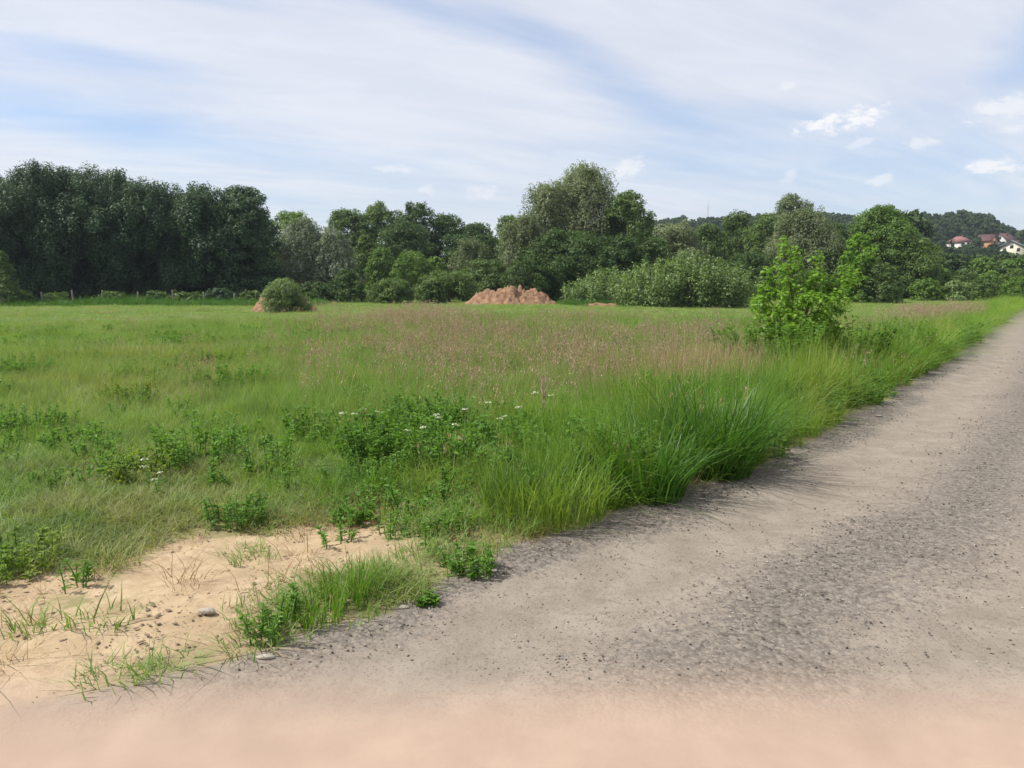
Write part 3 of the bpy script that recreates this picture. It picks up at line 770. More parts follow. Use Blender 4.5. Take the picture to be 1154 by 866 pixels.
def crown_mesh(seed, H, W, style, m, leaf=.2, dens=1., f0=.06, asp=.6, wind=0.):
    r = np.random.default_rng(seed); b = MB()
    if style == 'shoots':
        n = int(46 * dens * (W / 3 + .4))
        for s in range(n):
            a = r.random() * 2 * pi; q = r.random() ** .6
            p0 = np.array([W * .38 * q * cos(a), W * .38 * q * sin(a), 0]); L = H * (.62 + .42 * r.random()) * (1 - .35 * q * q)
            ln = .30 * q + .12 * r.random(); dx = np.array([cos(a) * ln + wind, sin(a) * ln, 1.])
            t = .12 + .88 * r.random(int(105 * L / 3)) ** .85
            C = p0 + t[:, None] * L * dx * np.stack([t ** .6, t ** .6, np.ones_like(t)], -1)
            sp = (.10 + .16 * (1 - t)) * (H / 3)
            off = r.normal(size=(len(t), 3)); C = C + off * sp[:, None]
            N = unit(off) + np.array([0, 0, .7]) + r.normal(size=(len(t), 3)) * .5
            leaves(b, C, N, leaf, asp, r, T=off + np.array([wind * 3, 0, .6]))
        return b.data('crown', [m])
    prof = PROF.get('round' if style in ('willow', 'open') else style)
    if style in ('dense', 'open'): H = H * .955
    K = int(34 * dens) if H > 4 else int(22 * dens)
    lobes = crown_lobes(r, H, W, f0, K, prof, .17 if style != 'willow' else .2)
    for (x, y, z, rl) in lobes:
        lt = .32 * (r.random() - .5)
        m_ = int(15 * dens + 3)
        D = unit(r.normal(size=(m_, 3)) + np.array([x, y, 0]) / (W * .3 + 1e-6) * .5 + np.array([0, 0, .35]))
        for d in D:
            c = np.array([x, y, z]) + d * rl * (.62 + .4 * r.random()); rs = rl * (.34 + .20 * r.random())
            n = int(np.clip(24 * (rs / leaf / 2.1) ** 2, 12, 190)); ct = lt + .3 * (r.random() - .5)
            if style == 'willow':
                st = max(2, n // 9)
                for q in range(st):
                    p = c + unit(r.normal(size=3)) * rs * .7; L = rs * (1.2 + 1.4 * r.random())
                    t = r.random(9)
                    C = p + np.stack([d[0] * t * L * .35 + .1 * wind * t, d[1] * t * L * .35, -t * t * L * .8 + .2 * L], -1) + r.normal(size=(9, 3)) * rs * .16
                    leaves(b, C, unit(d + np.array([0, 0, .5])) + r.normal(size=(9, 3)) * .6, leaf * 1.25, asp * .6, r, tint=np.clip(r.random(9) * .6 + .2 + ct, 0, 1), droop=.9)
            else:
                o = unit(r.normal(size=(n, 3)) + d * .5); q = r.random(n) ** .4
                sq = np.array([1, 1, .72]) if style != 'dense' else np.array([.8, .8, 1.15])
                C = c + o * (q * rs)[:, None] * sq
                N = o * .7 + np.array([0, 0, .55]) + d * .3 + r.normal(size=(n, 3)) * .55
                leaves(b, C, N, leaf, asp, r, tint=np.clip(r.random(n) * .6 + .2 + ct, 0, 1), droop=.3)
    if style in ('dense', 'open'):                       # upright leader shoots breaking the outline
        for s in range(int(46 * dens)):
            a = r.random() * 2 * pi; q = r.random() ** .5; f = .60 + .38 * (1 - q)
            R = W / 2 * PROF['dense'](f) * .92
            p = np.array([R * q * cos(a) * 1.0, R * q * sin(a), H * f * .985]) ; L = H * (.05 + .07 * r.random())
            n = int(20 + 10 * r.random()); t = r.random(n)
            C = p + np.stack([t * L * .15 * cos(a), t * L * .15 * sin(a), t * L - .3 * L], -1) + r.normal(size=(n, 3)) * ((1.15 - t) * .16)[:, None] * (H / 10)
            leaves(b, C, r.normal(size=(n, 3)) + np.array([0, 0, .4]), leaf * 1.05, asp, r, T=r.normal(size=(n, 3)) * .5 + np.array([0, 0, .8]))
    return b.data('crown', [m])
def trunk_mesh(seed, H, W, f0=.15, stems=1, rad=None):
    r = np.random.default_rng(seed + 5000); b = MB(); rad = rad or .018 * H + .02
    for s in range(stems):
        a0 = r.random() * 6.28; o = np.array([cos(a0), sin(a0), 0]) * (.0 if stems == 1 else .12 * W * r.random())
        tip = o * 2.2 + np.array([r.normal() * .06 * W, r.normal() * .06 * W, H * .82])
        P = [o + (tip - o) * t + np.array([r.normal(), r.normal(), 0]) * .015 * H * (0 < t < 1) for t in (0, .12, .3, .5, .72, 1)]
        P[0] = P[0] - np.array([0, 0, .15])
        R = rad / stems ** .5 * np.array([1.35, 1, .85, .65, .4, .12]); b.tube(P, R, 8)
        for l in range(7 if stems == 1 else 3):
            t = .25 + .6 * (l + r.random()) / 7; i = t * 5; k = min(int(i), 4)
            p = P[k] + (P[k + 1] - P[k]) * (i - k); a = l * 2.4 + r.random(); L = W * (.34 - .2 * t) * (.8 + .4 * r.random())
            Q = [p, p + np.array([cos(a) * L * .5, sin(a) * L * .5, L * .4]), p + np.array([cos(a) * L, sin(a) * L, L * 1.0])]
            b.tube(Q, rad / stems ** .5 * np.array([.42, .28, .08]) * (1.1 - t * .6), 5)
    return b.data('trunk', [M['bark']], True)

_seed = [1000]
def plant(name, label, cat, px, w, top, D, style, m, group=None, leaf=None, dens=1., f0=.06, asp=.6, wind=0., base=None, stems=1, shrub=False):
    """tree or bush: px = bearing, w = width and top = crown top as seen in the photo, D = metres ahead"""
    _seed[0] += 7; sd = _seed[0]
    x, y, ztop = at_dist(px, top, D); z = tz(x, y)
    H = ztop - z; W = w / F * D
    if leaf is None: leaf = max(.10, .0025 * D)
    e = thing(name, label, cat, (x, y, z), group)
    if shrub:
        c = link('foliage', crown_mesh(sd, H, W, style, M[m], leaf, dens, f0, asp, wind), e)
        link('stems', trunk_mesh(sd, H, W, stems=4, rad=.02 * H + .01), e)
    else:
        link('crown', crown_mesh(sd, H, W, style, M[m], leaf, dens, f0, asp, wind), e)
        link('trunk', trunk_mesh(sd, H, W, stems=stems), e)
    return e

GW = 'trees of the dark wood on the left'
def T(*a, **k): return plant('leafy_tree', a[0], 'tree', *a[1:], **k)
def Wl(*a, **k): return plant('willow_tree', a[0], 'tree', *a[1:], **k)
def B(*a, **k): return plant('bush', a[0], 'bush', *a[1:], shrub=True, **k)

# the dark wood on the left, front row then back row
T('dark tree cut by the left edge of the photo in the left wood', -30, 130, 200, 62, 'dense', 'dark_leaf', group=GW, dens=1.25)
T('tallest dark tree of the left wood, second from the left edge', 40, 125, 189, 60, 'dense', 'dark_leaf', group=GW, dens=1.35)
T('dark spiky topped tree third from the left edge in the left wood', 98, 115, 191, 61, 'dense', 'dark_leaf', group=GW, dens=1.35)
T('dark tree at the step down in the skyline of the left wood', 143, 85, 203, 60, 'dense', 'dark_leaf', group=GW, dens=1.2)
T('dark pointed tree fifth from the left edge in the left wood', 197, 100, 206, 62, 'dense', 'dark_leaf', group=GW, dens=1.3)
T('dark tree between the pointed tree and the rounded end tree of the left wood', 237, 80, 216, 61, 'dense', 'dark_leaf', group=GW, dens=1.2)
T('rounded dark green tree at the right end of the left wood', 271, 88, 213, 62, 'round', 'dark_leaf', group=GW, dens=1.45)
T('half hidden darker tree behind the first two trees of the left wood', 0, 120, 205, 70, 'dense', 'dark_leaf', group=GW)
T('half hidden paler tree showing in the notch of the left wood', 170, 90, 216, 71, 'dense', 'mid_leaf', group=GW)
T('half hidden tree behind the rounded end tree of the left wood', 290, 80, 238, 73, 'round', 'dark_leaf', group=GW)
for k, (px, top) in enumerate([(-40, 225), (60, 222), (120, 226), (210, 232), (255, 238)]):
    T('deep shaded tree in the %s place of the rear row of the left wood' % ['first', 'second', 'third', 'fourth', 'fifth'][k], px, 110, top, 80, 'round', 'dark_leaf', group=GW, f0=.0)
# middle band
GM = 'trees of the middle tree line'
T('light green tree behind the silvery willow', 330, 80, 242, 78, 'round', 'green_leaf', group=GM, dens=1.1)
Wl('left half of the silvery grey willow pair beside the dark wood', 340, 66, 250, 66, 'willow', 'silver_leaf', dens=1.15, f0=.04)
Wl('right lower half of the silvery grey willow pair', 377, 55, 261, 65, 'willow', 'silver_leaf', dens=1.0, f0=.04)
T('leafy tree rising just right of the silvery willows', 392, 74, 234, 86, 'open', 'mid_leaf', group=GM, dens=1.2)
T('tree with a flat lumpy top left of the gap in the middle tree line', 430, 78, 232, 88, 'round', 'mid_leaf', group=GM, dens=1.2)
T('dark open crowned tree highest in the middle tree line', 470, 66, 230, 87, 'round', 'shade_leaf', group=GM, dens=1.2)
T('dark tree on the falling skyline right of the open crowned tree', 503, 66, 244, 90, 'round', 'shade_leaf', group=GM, dens=1.2)
T('low dark tree in the dip before the big willow', 538, 74, 256, 95, 'round', 'shade_leaf', group=GM, dens=1.2)
T('green tree against the left flank of the big willow', 573, 54, 245, 90, 'round', 'mid_leaf', group=GM)
T('dark tree filling the shade behind the bright bushes', 455, 90, 255, 80, 'round', 'shade_leaf', group=GM)
T('dark tree in deep shade left of the big willow', 530, 90, 268, 84, 'round', 'shade_leaf', group=GM)
T('slim green tree between the silvery willows and bright bushes', 412, 40, 266, 72, 'round', 'mid_leaf', group=GM)
B('bright green bush at the left end of the sunlit bush row', 430, 46, 281, 70, 'bush', 'green_leaf')
B('long flat topped bright bush in the middle of the sunlit row', 462, 62, 287, 69, 'bush', 'green_leaf')
B('bright bush at the right end of the sunlit row', 490, 48, 291, 70, 'bush', 'green_leaf')
B('pale domed bush left of the big willow and above the heap', 531, 58, 273, 71, 'willow', 'willow_leaf', f0=.04)
B('rounded green bush sloping down towards the earth heap', 545, 70, 296, 66, 'bush', 'mid_leaf')
B('low spreading bush in front of the sunlit row', 505, 80, 309, 62, 'bush', 'mid_leaf')
B('dark bush beside the foot of the silvery willows', 392, 46, 306, 60, 'bush', 'shade_leaf')
B('low dark bush left of the dark willow foot bush', 355, 50, 320, 60, 'bush', 'shade_leaf')
B('low leafy bush in the middle of the tree line foot', 440, 60, 318, 58, 'bush', 'mid_leaf')
B('small dark bush at the foot of the slope left of the heap', 488, 34, 319, 57, 'bush', 'shade_leaf')
B('young pale bush at the foot of the bright row', 447, 16, 313, 60, 'bush', 'shoot_leaf')
# big willow group
Wl('tallest grey green willow in the centre of the photo', 657, 92, 194, 72, 'willow', 'willow_leaf', dens=1.5, f0=.05)
Wl('left stem of the big willow leaning outwards', 618, 78, 212, 70, 'willow', 'willow_leaf', dens=1.3, f0=.05)
Wl('low drooping left skirt of the big willow', 592, 66, 246, 67, 'willow', 'willow_leaf', dens=1.1, f0=.04)
Wl('rounded darker willow at the right of the big willow', 707, 72, 219, 70, 'round', 'mid_leaf', dens=1.4, f0=.05)
T('dark shaded tree at the foot of the big willow', 640, 110, 266, 66, 'round', 'shade_leaf', dens=1.2, f0=.02)
T('dark shaded tree under the right flank of the big willow', 695, 84, 270, 65, 'round', 'shade_leaf', dens=1.1, f0=.02)
B('dark bush in the shade just behind the earth heap', 596, 66, 290, 63, 'bush', 'shade_leaf')
# pale leafy shoots right of the heap
GS = 'row of pale leafy thickets right of the earth heap'
def S(lab, px, w, top, D): return B(lab, px, w, top, D, 'shoots', 'shoot_leaf', group=GS, wind=.10, leaf=.17, asp=.5)
S('thin low thicket nearest the earth heap', 652, 40, 314, 55)
S('pale thicket second from the earth heap', 683, 58, 299, 54)
S('pale thicket with a pointed top third from the earth heap', 716, 56, 301, 52)
S('broad pale thicket in the middle of the thicket row', 742, 66, 287, 50)
S('tallest pale thicket of the thicket row', 772, 62, 281, 50)
S('pale thicket with ragged top right of the tallest thicket', 800, 60, 290, 49)
S('pale thicket at the right end behind the young maple', 828, 50, 298, 50)
T('rounded olive tree above the pale thickets', 762, 78, 255, 74, 'round', 'willow_leaf', dens=1.2, f0=.05)
T('small olive tree between the willow and the rounded olive tree', 738, 54, 270, 68, 'round', 'mid_leaf')
T('green tree right of the rounded olive tree', 797, 60, 255, 80, 'round', 'mid_leaf', dens=1.1)
GR = 'trees of the right tree line'
T('twin topped dark green tree left of the pale willow line', 832, 56, 236, 88, 'open', 'mid_leaf', group=GR, dens=1.2)
T('bushy green tree directly behind the young maple', 864, 62, 244, 82, 'round', 'mid_leaf', group=GR, dens=1.2)
T('pointed pale tree highest in the right tree line', 893, 74, 223, 90, 'round', 'willow_leaf', group=GR, dens=1.3)
Wl('broad greyish willow right behind the young maple top', 905, 84, 243, 72, 'willow', 'willow_leaf', group=GR, dens=1.3)
T('dark green tree behind the bright sapling', 947, 62, 255, 84, 'round', 'mid_leaf', group=GR, dens=1.1)
T('big round green tree right of the bright sapling', 998, 84, 236, 76, 'round', 'green_leaf', group=GR, dens=1.6, f0=.04)
T('dark lower tree on the right flank of the big round tree', 1033, 62, 270, 74, 'round', 'mid_leaf', group=GR, dens=1.2)
T('dark shaded tree low behind the pale thickets', 850, 90, 288, 66, 'round', 'shade_leaf', group=GR)
T('dark tree filling the gap left of the big round tree', 955, 80, 280, 70, 'round', 'mid_leaf', group=GR)
plant('young_tree', 'bright yellow green young tree behind the right of the maple', 'tree', 970, 42, 265, 59, 'round', 'maple_leaf', leaf=.2, dens=1., f0=.03)
B('dark green bush standing out on the far field edge', 994, 54, 299, 58, 'bush', 'mid_leaf', dens=1.1)
# scrub on the right below the houses
GB = 'bushes of the scrub below the houses'
for lab, px, w, top, D, mm in [
    ('dark scrub bush next to the big round tree', 1052, 46, 283, 92, 'mid_leaf'),
    ('green scrub bush under the red roofed house', 1078, 46, 289, 100, 'green_leaf'),
    ('green scrub bush left under the cream house', 1108, 46, 292, 96, 'green_leaf'),
    ('bright scrub bush under the cream house', 1140, 50, 294, 94, 'green_leaf'),
    ('scrub bush cut by the right photo edge', 1172, 50, 292, 96, 'green_leaf'),
    ('front scrub bush at the left end of the field hedge', 1030, 40, 304, 78, 'mid_leaf'),
    ('second front scrub bush of the field hedge', 1058, 40, 303, 76, 'green_leaf'),
    ('front scrub bush in the middle of the field hedge', 1088, 42, 306, 75, 'mid_leaf'),
    ('front scrub bush left of the road end', 1116, 40, 307, 74, 'green_leaf'),
    ('front scrub bush at the road end', 1146, 44, 305, 76, 'mid_leaf'),
    ('low hedge bush against the field left of the road end', 1045, 44, 316, 66, 'green_leaf'),
    ('low hedge bush with pale leaves against the field', 1078, 40, 318, 65, 'shoot_leaf'),
    ('low hedge bush nearest the road end', 1108, 40, 316, 66, 'mid_leaf'),
    ('low hedge bush across the road end', 1150, 44, 314, 68, 'green_leaf')]:
    B(lab, px, w, top, D, 'bush', mm, group=GB, dens=.9)
# along the foot of the left wood
GF = 'low bushes along the fence of the left wood'
B('sunlit green bush at the left photo edge before the wood', 0, 38, 285, 54, 'bush', 'mid_leaf')
for lab, px, w, top, mm in [
    ('low bush at the foot of the wood left of the first post', 18, 44, 327, 'mid_leaf'),
    ('low bush between the first and second fence posts', 64, 40, 331, 'mid_leaf'),
    ('low domed bush just right of the third fence post', 127, 40, 330, 'mid_leaf'),
    ('low bush between the fourth and fifth fence posts', 178, 36, 330, 'mid_leaf'),
    ('low bush between the fifth and sixth fence posts', 212, 38, 331, 'mid_leaf'),
    ('low dark bush right of the sixth fence post', 246, 40, 327, 'dark_leaf'),
    ('low bush between the last fence post and the sand bank', 284, 36, 329, 'mid_leaf')]:
    B(lab, px, w, top, 55.5, 'bush', mm, group=GF, dens=.8)
B('round grey green bush alone in the field before a sand bank', 319, 56, 317, 41, 'bush', 'shoot_leaf', dens=1.5, leaf=.085, asp=.4)

# fence posts before the wood
def posts():
    labs = ['first', 'second', 'third', 'fourth', 'fifth', 'sixth', 'seventh']
    for k, (px, top) in enumerate([(47, 329), (82, 327), (115, 327), (155, 329), (195, 327), (230, 329), (263, 331)]):
        r = np.random.default_rng(900 + k); x, y, zt = at_dist(px, top, 54.6); z = tz(x, y); h = zt - z
        b = MB(); lx, ly = r.normal(size=2) * .05
        b.tube([(0, 0, -.3), (lx * .4, ly * .4, h * .5), (lx, ly, h - .05), (lx, ly, h)], [.065, .062, .06, .04], 8)
        o = b.build('fence_post', M['post']); o.location = (x, y, z)
        tag(o, '%s grey wooden fence post from the left before the dark wood' % labs[k], 'fence post', 'fence posts before the dark wood')
posts()

# ------------------------------------------------------------------ earth heaps
def heap(name, label, px0, px1, top, D, seed, m, depth=3.2, rough=1.):
    x0, y, _ = at_dist(px0, top, D); x1, _, zt = at_dist(px1, top, D); cx = (x0 + x1) / 2; z = tz(cx, y); H = zt - z; W = (x1 - x0)
    n, k = 90, 46
    u = np.linspace(-1, 1, n); v = np.linspace(-1, 1, k); U, Vv = np.meshgrid(u, v)
    prof = (1 - sstep(np.hypot(U * (1 + .15 * fbm(U * 3, Vv * 3, seed)), Vv), .42, 1.0))
    X = U * W / 2; Y = Vv * depth
    lump = fbm(X * .8 + 9, Y * .8, seed + 1, 4); chunk = fbm(X * 3.6, Y * 3.6, seed + 2, 5)
    Z = H * prof * (.50 + .78 * lump) + (chunk - .5) * .85 * rough * prof ** .6 * min(1, H) - .06
    vv = np.stack([X, Y, Z], -1).reshape(-1, 3); i = np.arange(n * k).reshape(k, n)
    Q = np.stack([i[:-1, :-1], i[:-1, 1:], i[1:, 1:], i[1:, :-1]], -1).reshape(-1, 4)
    o = link(name, mesh_from(name, vv, Q.ravel(), np.full(len(Q), 4), [m])); o.location = (cx, y, z)
    tag(o, label, 'heap'); return o
heap('earth_heap', 'large reddish brown heap of dug earth before the big willow', 512, 642, 326, 56, 31, M['heap'], 3.4, 1.5)
heap('sand_bank', 'low pinkish sand bank behind the lone round bush', 274, 368, 331, 43.0, 35, M['heap'], 2.0, .6)
heap('soil_ridge', 'low ridge of bare soil at the foot of the pale thickets', 636, 712, 341, 51, 37, M['heap'], 1.0, .6)

# ------------------------------------------------------------------ young maple by the road
def maple():
    x, y = 4.72, 13.0; x, y, _ = at_dist(897, 400, 13.0); z = tz(x, y)
    e = thing('maple_sapling', 'bright green young maple standing in tall grass beside the road', 'tree', (x, y, z))
    r = np.random.default_rng(77); br = MB(); lf = MB()
    px2m = 13.0 / F
    def pt(px, py, dy=0): 
        return np.array([(px - 897) * px2m, dy, (at_dist(897, py, 13.0)[2] - z)])
    tips = [(880, 279, .1), (885, 288, .0), (922, 287, .15), (957, 312, .1), (864, 298, -.2), (893, 300, .2), (921, 292, .1), (908, 312, -.2), (935, 318, .2), (948, 322, 0), (858, 325, .1), (850, 345, -.1), (874, 330, -.4),
            (896, 335, -.5), (918, 338, -.4), (940, 345, -.2), (862, 360, -.3), (885, 360, -.6), (908, 362, -.6), (932, 366, -.4), (950, 378, 0), (848, 372, 0), (870, 388, -.4),
            (900, 392, -.5), (928, 392, -.4), (905, 330, .5), (880, 345, .5), (925, 355, .5), (860, 335, .4), (890, 375, .5), (945, 355, .4), (862, 402, -.2), (886, 412, -.4), (912, 408, -.3), (938, 400, .1), (872, 418, .2), (922, 420, .2)]
    root = np.array([0, 0, -.1])
    for k, (px, py, dy) in enumerate(tips):
        tip = pt(px, py, dy); a = np.array([tip[0] * .15, tip[1] * .15, .25 + .25 * tip[2]]); mid = a * .45 + tip * .55 + r.normal(size=3) * .04
        br.tube([root + r.normal(size=3) * .02, a, mid, tip], [.022, .015, .009, .003], 5)
        for q in range(9):
            t = r.random() ** .7 * .75 + .28; c = a + (tip - a) * t
            rad = .09 + .07 * r.random(); n = 31
            o = unit(r.normal(size=(n, 3)) + np.array([0, 0, .2])); C = c + r.normal(size=3) * .07 + o * rad * (r.random(n) ** .5)[:, None] * np.array([1.1, 1.1, .9])
            N = np.array([0, 0, 1.]) + o * .7 + r.normal(size=(n, 3)) * .35
            leaves(lf, C, N, .056, .8, r, droop=.5, shape='maple', T=o.copy())
        n = 14; C = tip + r.normal(size=(n, 3)) * np.array([.05, .05, .07])
        leaves(lf, C, np.array([0, 0, .8]) + r.normal(size=(n, 3)) * .6, .055, .8, r, droop=.3, shape='maple')
    br.build('trunk', M['bark'], e, True); lf.build('crown', M['maple_leaf'], e)
maple()

# leafy weeds, saplings, tussocks that stand out one by one
def weed_things():
    GWd = 'leafy weed clumps in the meadow'
    for k, (px, py, w, h, lab) in enumerate([
        (228, 525, .75, .42, 'broad dark weed clump in the grass above the sand patch'),
        (150, 545, .5, .26, 'low bright weed clump with white blossoms left above the sand'),
        (268, 592, .38, .20, 'small bright weed tuft at the upper rim of the sand patch'),
        (418, 530, .42, .55, 'dark upright weed clump left of the white flowering plants'),
        (500, 535, .55, .52, 'dark weed clump under the white umbels in the middle'),
        (560, 530, .45, .50, 'leafy weed clump right of the white umbels'),
        (352, 500, .45, .38, 'dark nettle clump in the meadow left of centre'),
        (40, 490, .8, .30, 'dark weed clump in the short grass near the left edge'),
        (15, 430, 1.0, .42, 'blue green weed clump at the left edge of the meadow'),
        (150, 452, .7, .30, 'dark weed patch in the left meadow above the lone weeds'),
        (275, 440, .7, .40, 'weed clump in the left meadow behind the broad dark clump'),
        (738, 470, .9, .55, 'dark feathery weed clump beside the straw stalks'),
        (690, 545, .5, .45, 'weed clump left of the big grass tussock by the road'),
        (838, 428, 1.0, .95, 'yellow green weed clump at the left foot of the maple'),
        (882, 436, 1.1, 1.0, 'leafy thicket of weeds at the foot of the maple'),
        (958, 424, 1.0, .95, 'weed clump at the right foot of the maple'),
        (1025, 408, .7, .80, 'tall leafy weed standing alone on the verge right of the maple'),
        (480, 683, .10, .05, 'tiny green weed growing in the road gravel'),
        (530, 645, .30, .14, 'low spreading weed at the road edge before the tall grass'),
        (20, 640, .55, .20, 'bright green weed patch at the left edge below the lawn'),
        (500, 420, .8, .35, 'small dark weed clump in the middle of the meadow'),
        (395, 590, .3, .16, 'green weed tuft behind the right end of the sand patch')]):
        x, y = on_ground(px, py); z = tz(x, y); e = None
        b = weed_mesh(950 + k, h, int(12 + 46 * w), w * .5, min(.07, .03 + .045 * h), M['weed'] if px not in (835, 150, 20) else M['verge'])
        o = link('weed_clump', b, None, (x, y, z)); tag(o, lab, 'weed', GWd)
    # white umbels
    GU = 'white flowering umbel plants'
    labs = [(470, 545, .52, 'white flowering umbel at the left of the umbel group'), (497, 548, .60, 'white flowering umbel in the middle of the umbel group'),
            (520, 545, .58, 'white flowering umbel third in the umbel group'), (560, 552, .62, 'tall white flowering umbel above the light green grass'),
            (578, 548, .64, 'tallest white flowering umbel right in the group'), (392, 530, .50, 'white flowering umbel above the dark upright weeds'),
            (420, 525, .52, 'second white flowering umbel above the dark upright weeds'), (612, 545, .70, 'single white umbel left of the grass tussock'),
            (172, 552, .22, 'small white blossoms in the grass above the sand, left one'), (178, 562, .18, 'small white blossoms in the grass above the sand, lower one')]
    for k, (px, py, h, lab) in enumerate(labs):
        r = np.random.default_rng(990 + k); x, y = on_ground(px, py); z = tz(x, y)
        e = thing('umbel_plant', lab, 'flower', (x, y, z), GU)
        for q in range(2):
            hd = MB(); st = MB()
            a = r.random() * 6.28; hh = h * (.75 + .3 * r.random()); tip = np.array([cos(a) * .07, sin(a) * .07, hh])
            st.tube([(0, 0, 0), tip * (.4, .4, .5), tip], [.004, .003, .002], 4)
            n = 22; aa = r.random(n) * 6.28; rr = .027 * np.sqrt(r.random(n))
            C = tip + np.stack([rr * np.cos(aa), rr * np.sin(aa), .012 - rr * rr * 6 + r.normal(size=n) * .003], -1)
            leaves(hd, C, np.array([0, 0, 1.]) + r.normal(size=(n, 3)) * .35, .013, .9, r)
            hd.build('flower_head', M['petal'], e)
            nl = 7; t = .1 + .7 * r.random(nl); ax = r.random(nl) * 6.28; D = np.stack([np.cos(ax), np.sin(ax), .3 + 0 * ax], -1)
            C = np.outer(t, tip) * (.8 + .2 * t)[:, None] + D * .022
            leaves(st, C, np.array([0, 0, 1.]) + r.normal(size=(nl, 3)) * .2, .05, .45, r, shape='oval', T=D)
            st.build('stem', M['weed'], e)
    # big tussocks
    for k, (px, py, rad, h, n, mm, lab) in enumerate([
        (800, 534, .34, .66, 900, 'tussock', 'large dark green grass tussock drooping over the road edge'),
        (725, 560, .30, .50, 520, 'tussock', 'dark grass tussock left of the largest tussock'),
        (612, 585, .42, .40, 800, 'verge', 'bright green grass tussock at the road edge bend'),
        (395, 680, .16, .17, 260, 'verge', 'small bright grass tuft between sand and gravel'),
        (350, 702, .16, .14, 220, 'verge', 'small flat grass tuft at the lower right rim of the sand')]):
        x, y = on_ground(px, py); z = tz(x, y); r = np.random.default_rng(1010 + k); b = MB()
        blades(r, n, rad, h, .25, .0125 if mm == 'tussock' else .0085 if h > .3 else .006, .5 if mm == 'tussock' else .22, .75, b)
        o = b.build('grass_tussock', M[mm]); o.location = (x, y, z); tag(o, lab, 'grass tussock')
    # stones
    for k, (px, py, s, lab) in enumerate([(235, 706, .07, 'flat white stone lying on the sand patch'), (802, 548, .05, 'pale stone at the edge of the big tussock'),
                                         (300, 745, .05, 'pale stone at the corner of sand and gravel'), (455, 688, .035, 'small pale stone beside the tiny gravel weed'),
                                         (990, 470, .06, 'pale stone on the road edge below the maple')]):
        x, y = on_ground(px, py); o = link('stone', stone_mesh(1030 + k, M['stone_white'], 2), None, (x, y, tz(x, y) + s * .15)); o.scale = (s * 1.5, s, s * .8)
        tag(o, lab, 'stone')
    # bare dead stalk
    x, y = on_ground(612, 500); b = MB(); r = np.random.default_rng(1040)
    b.tube([(0, 0, -.02), (.01, 0, .35), (.03, .01, .66)], [.007, .005, .003], 5)
    for q in range(34):
        hz = .25 + .4 * r.random(); a = r.random() * 6.28; b.tube([(0, 0, hz), (cos(a) * .03, sin(a) * .03, hz + .05)], [.004, .003], 4)
    o = b.build('dead_stalk', M['seed']); o.location = (x, y, tz(x, y)); tag(o, 'dark dried dock stalk standing in the middle of the meadow', 'dry stalk')
weed_things()

# ------------------------------------------------------------------ far hillside: woods, houses, mast
def far_woods():
    protos = [crown_mesh(3000 + i, 9, 8, 'round', M['far_leaf'], .75, .55, .04) for i in range(5)]
    c = proto_collection('far_tree', protos)
    r = np.random.default_rng(3100); n = 6500; m = 1500
    A = np.radians(np.concatenate([r.random(n) * 46 - 6, 26.2 + r.random(m) * 12])); D = np.concatenate([190 + 420 * r.random(n) ** .8, 110 + 220 * r.random(m)])
    X = D * np.sin(A); Y = D * np.cos(A); deg = np.degrees(A)
    k = (deg > 4)
    for hx, hy, rad in HOUSE_AT:                                    # keep the houses' plots clear
        k &= (np.hypot(X - hx, Y - hy) > rad)
    X, Y, D, deg = X[k], Y[k], D[k], deg[k]; n = len(X); s = .55 + .55 * r.random(n); h = terrain(X, Y)
    s = np.where(deg > 30.8, s * .8, s)
    lim = 1.6 + np.where(Y < 226, 29, 38) / F * Y - h              # scrub on the slope stays lower than the house fronts
    s = np.where((deg > 26.4) & (Y < 274), np.clip(np.minimum(s * .6, lim / 9.4), .14, 1), s)
    s = np.where((deg > 26.4) & (Y >= 274) & (Y < 300), s * .45, s)
    scatter('far_woods', np.stack([X, Y, terrain(X, Y) - .5], -1), r.random(n) * 6.28, np.stack([s, s, s * (.9 + .3 * r.random(n))], -1), r.integers(0, 5, n), c,
            'distant blue green woods covering the hill behind the houses', 'woods')

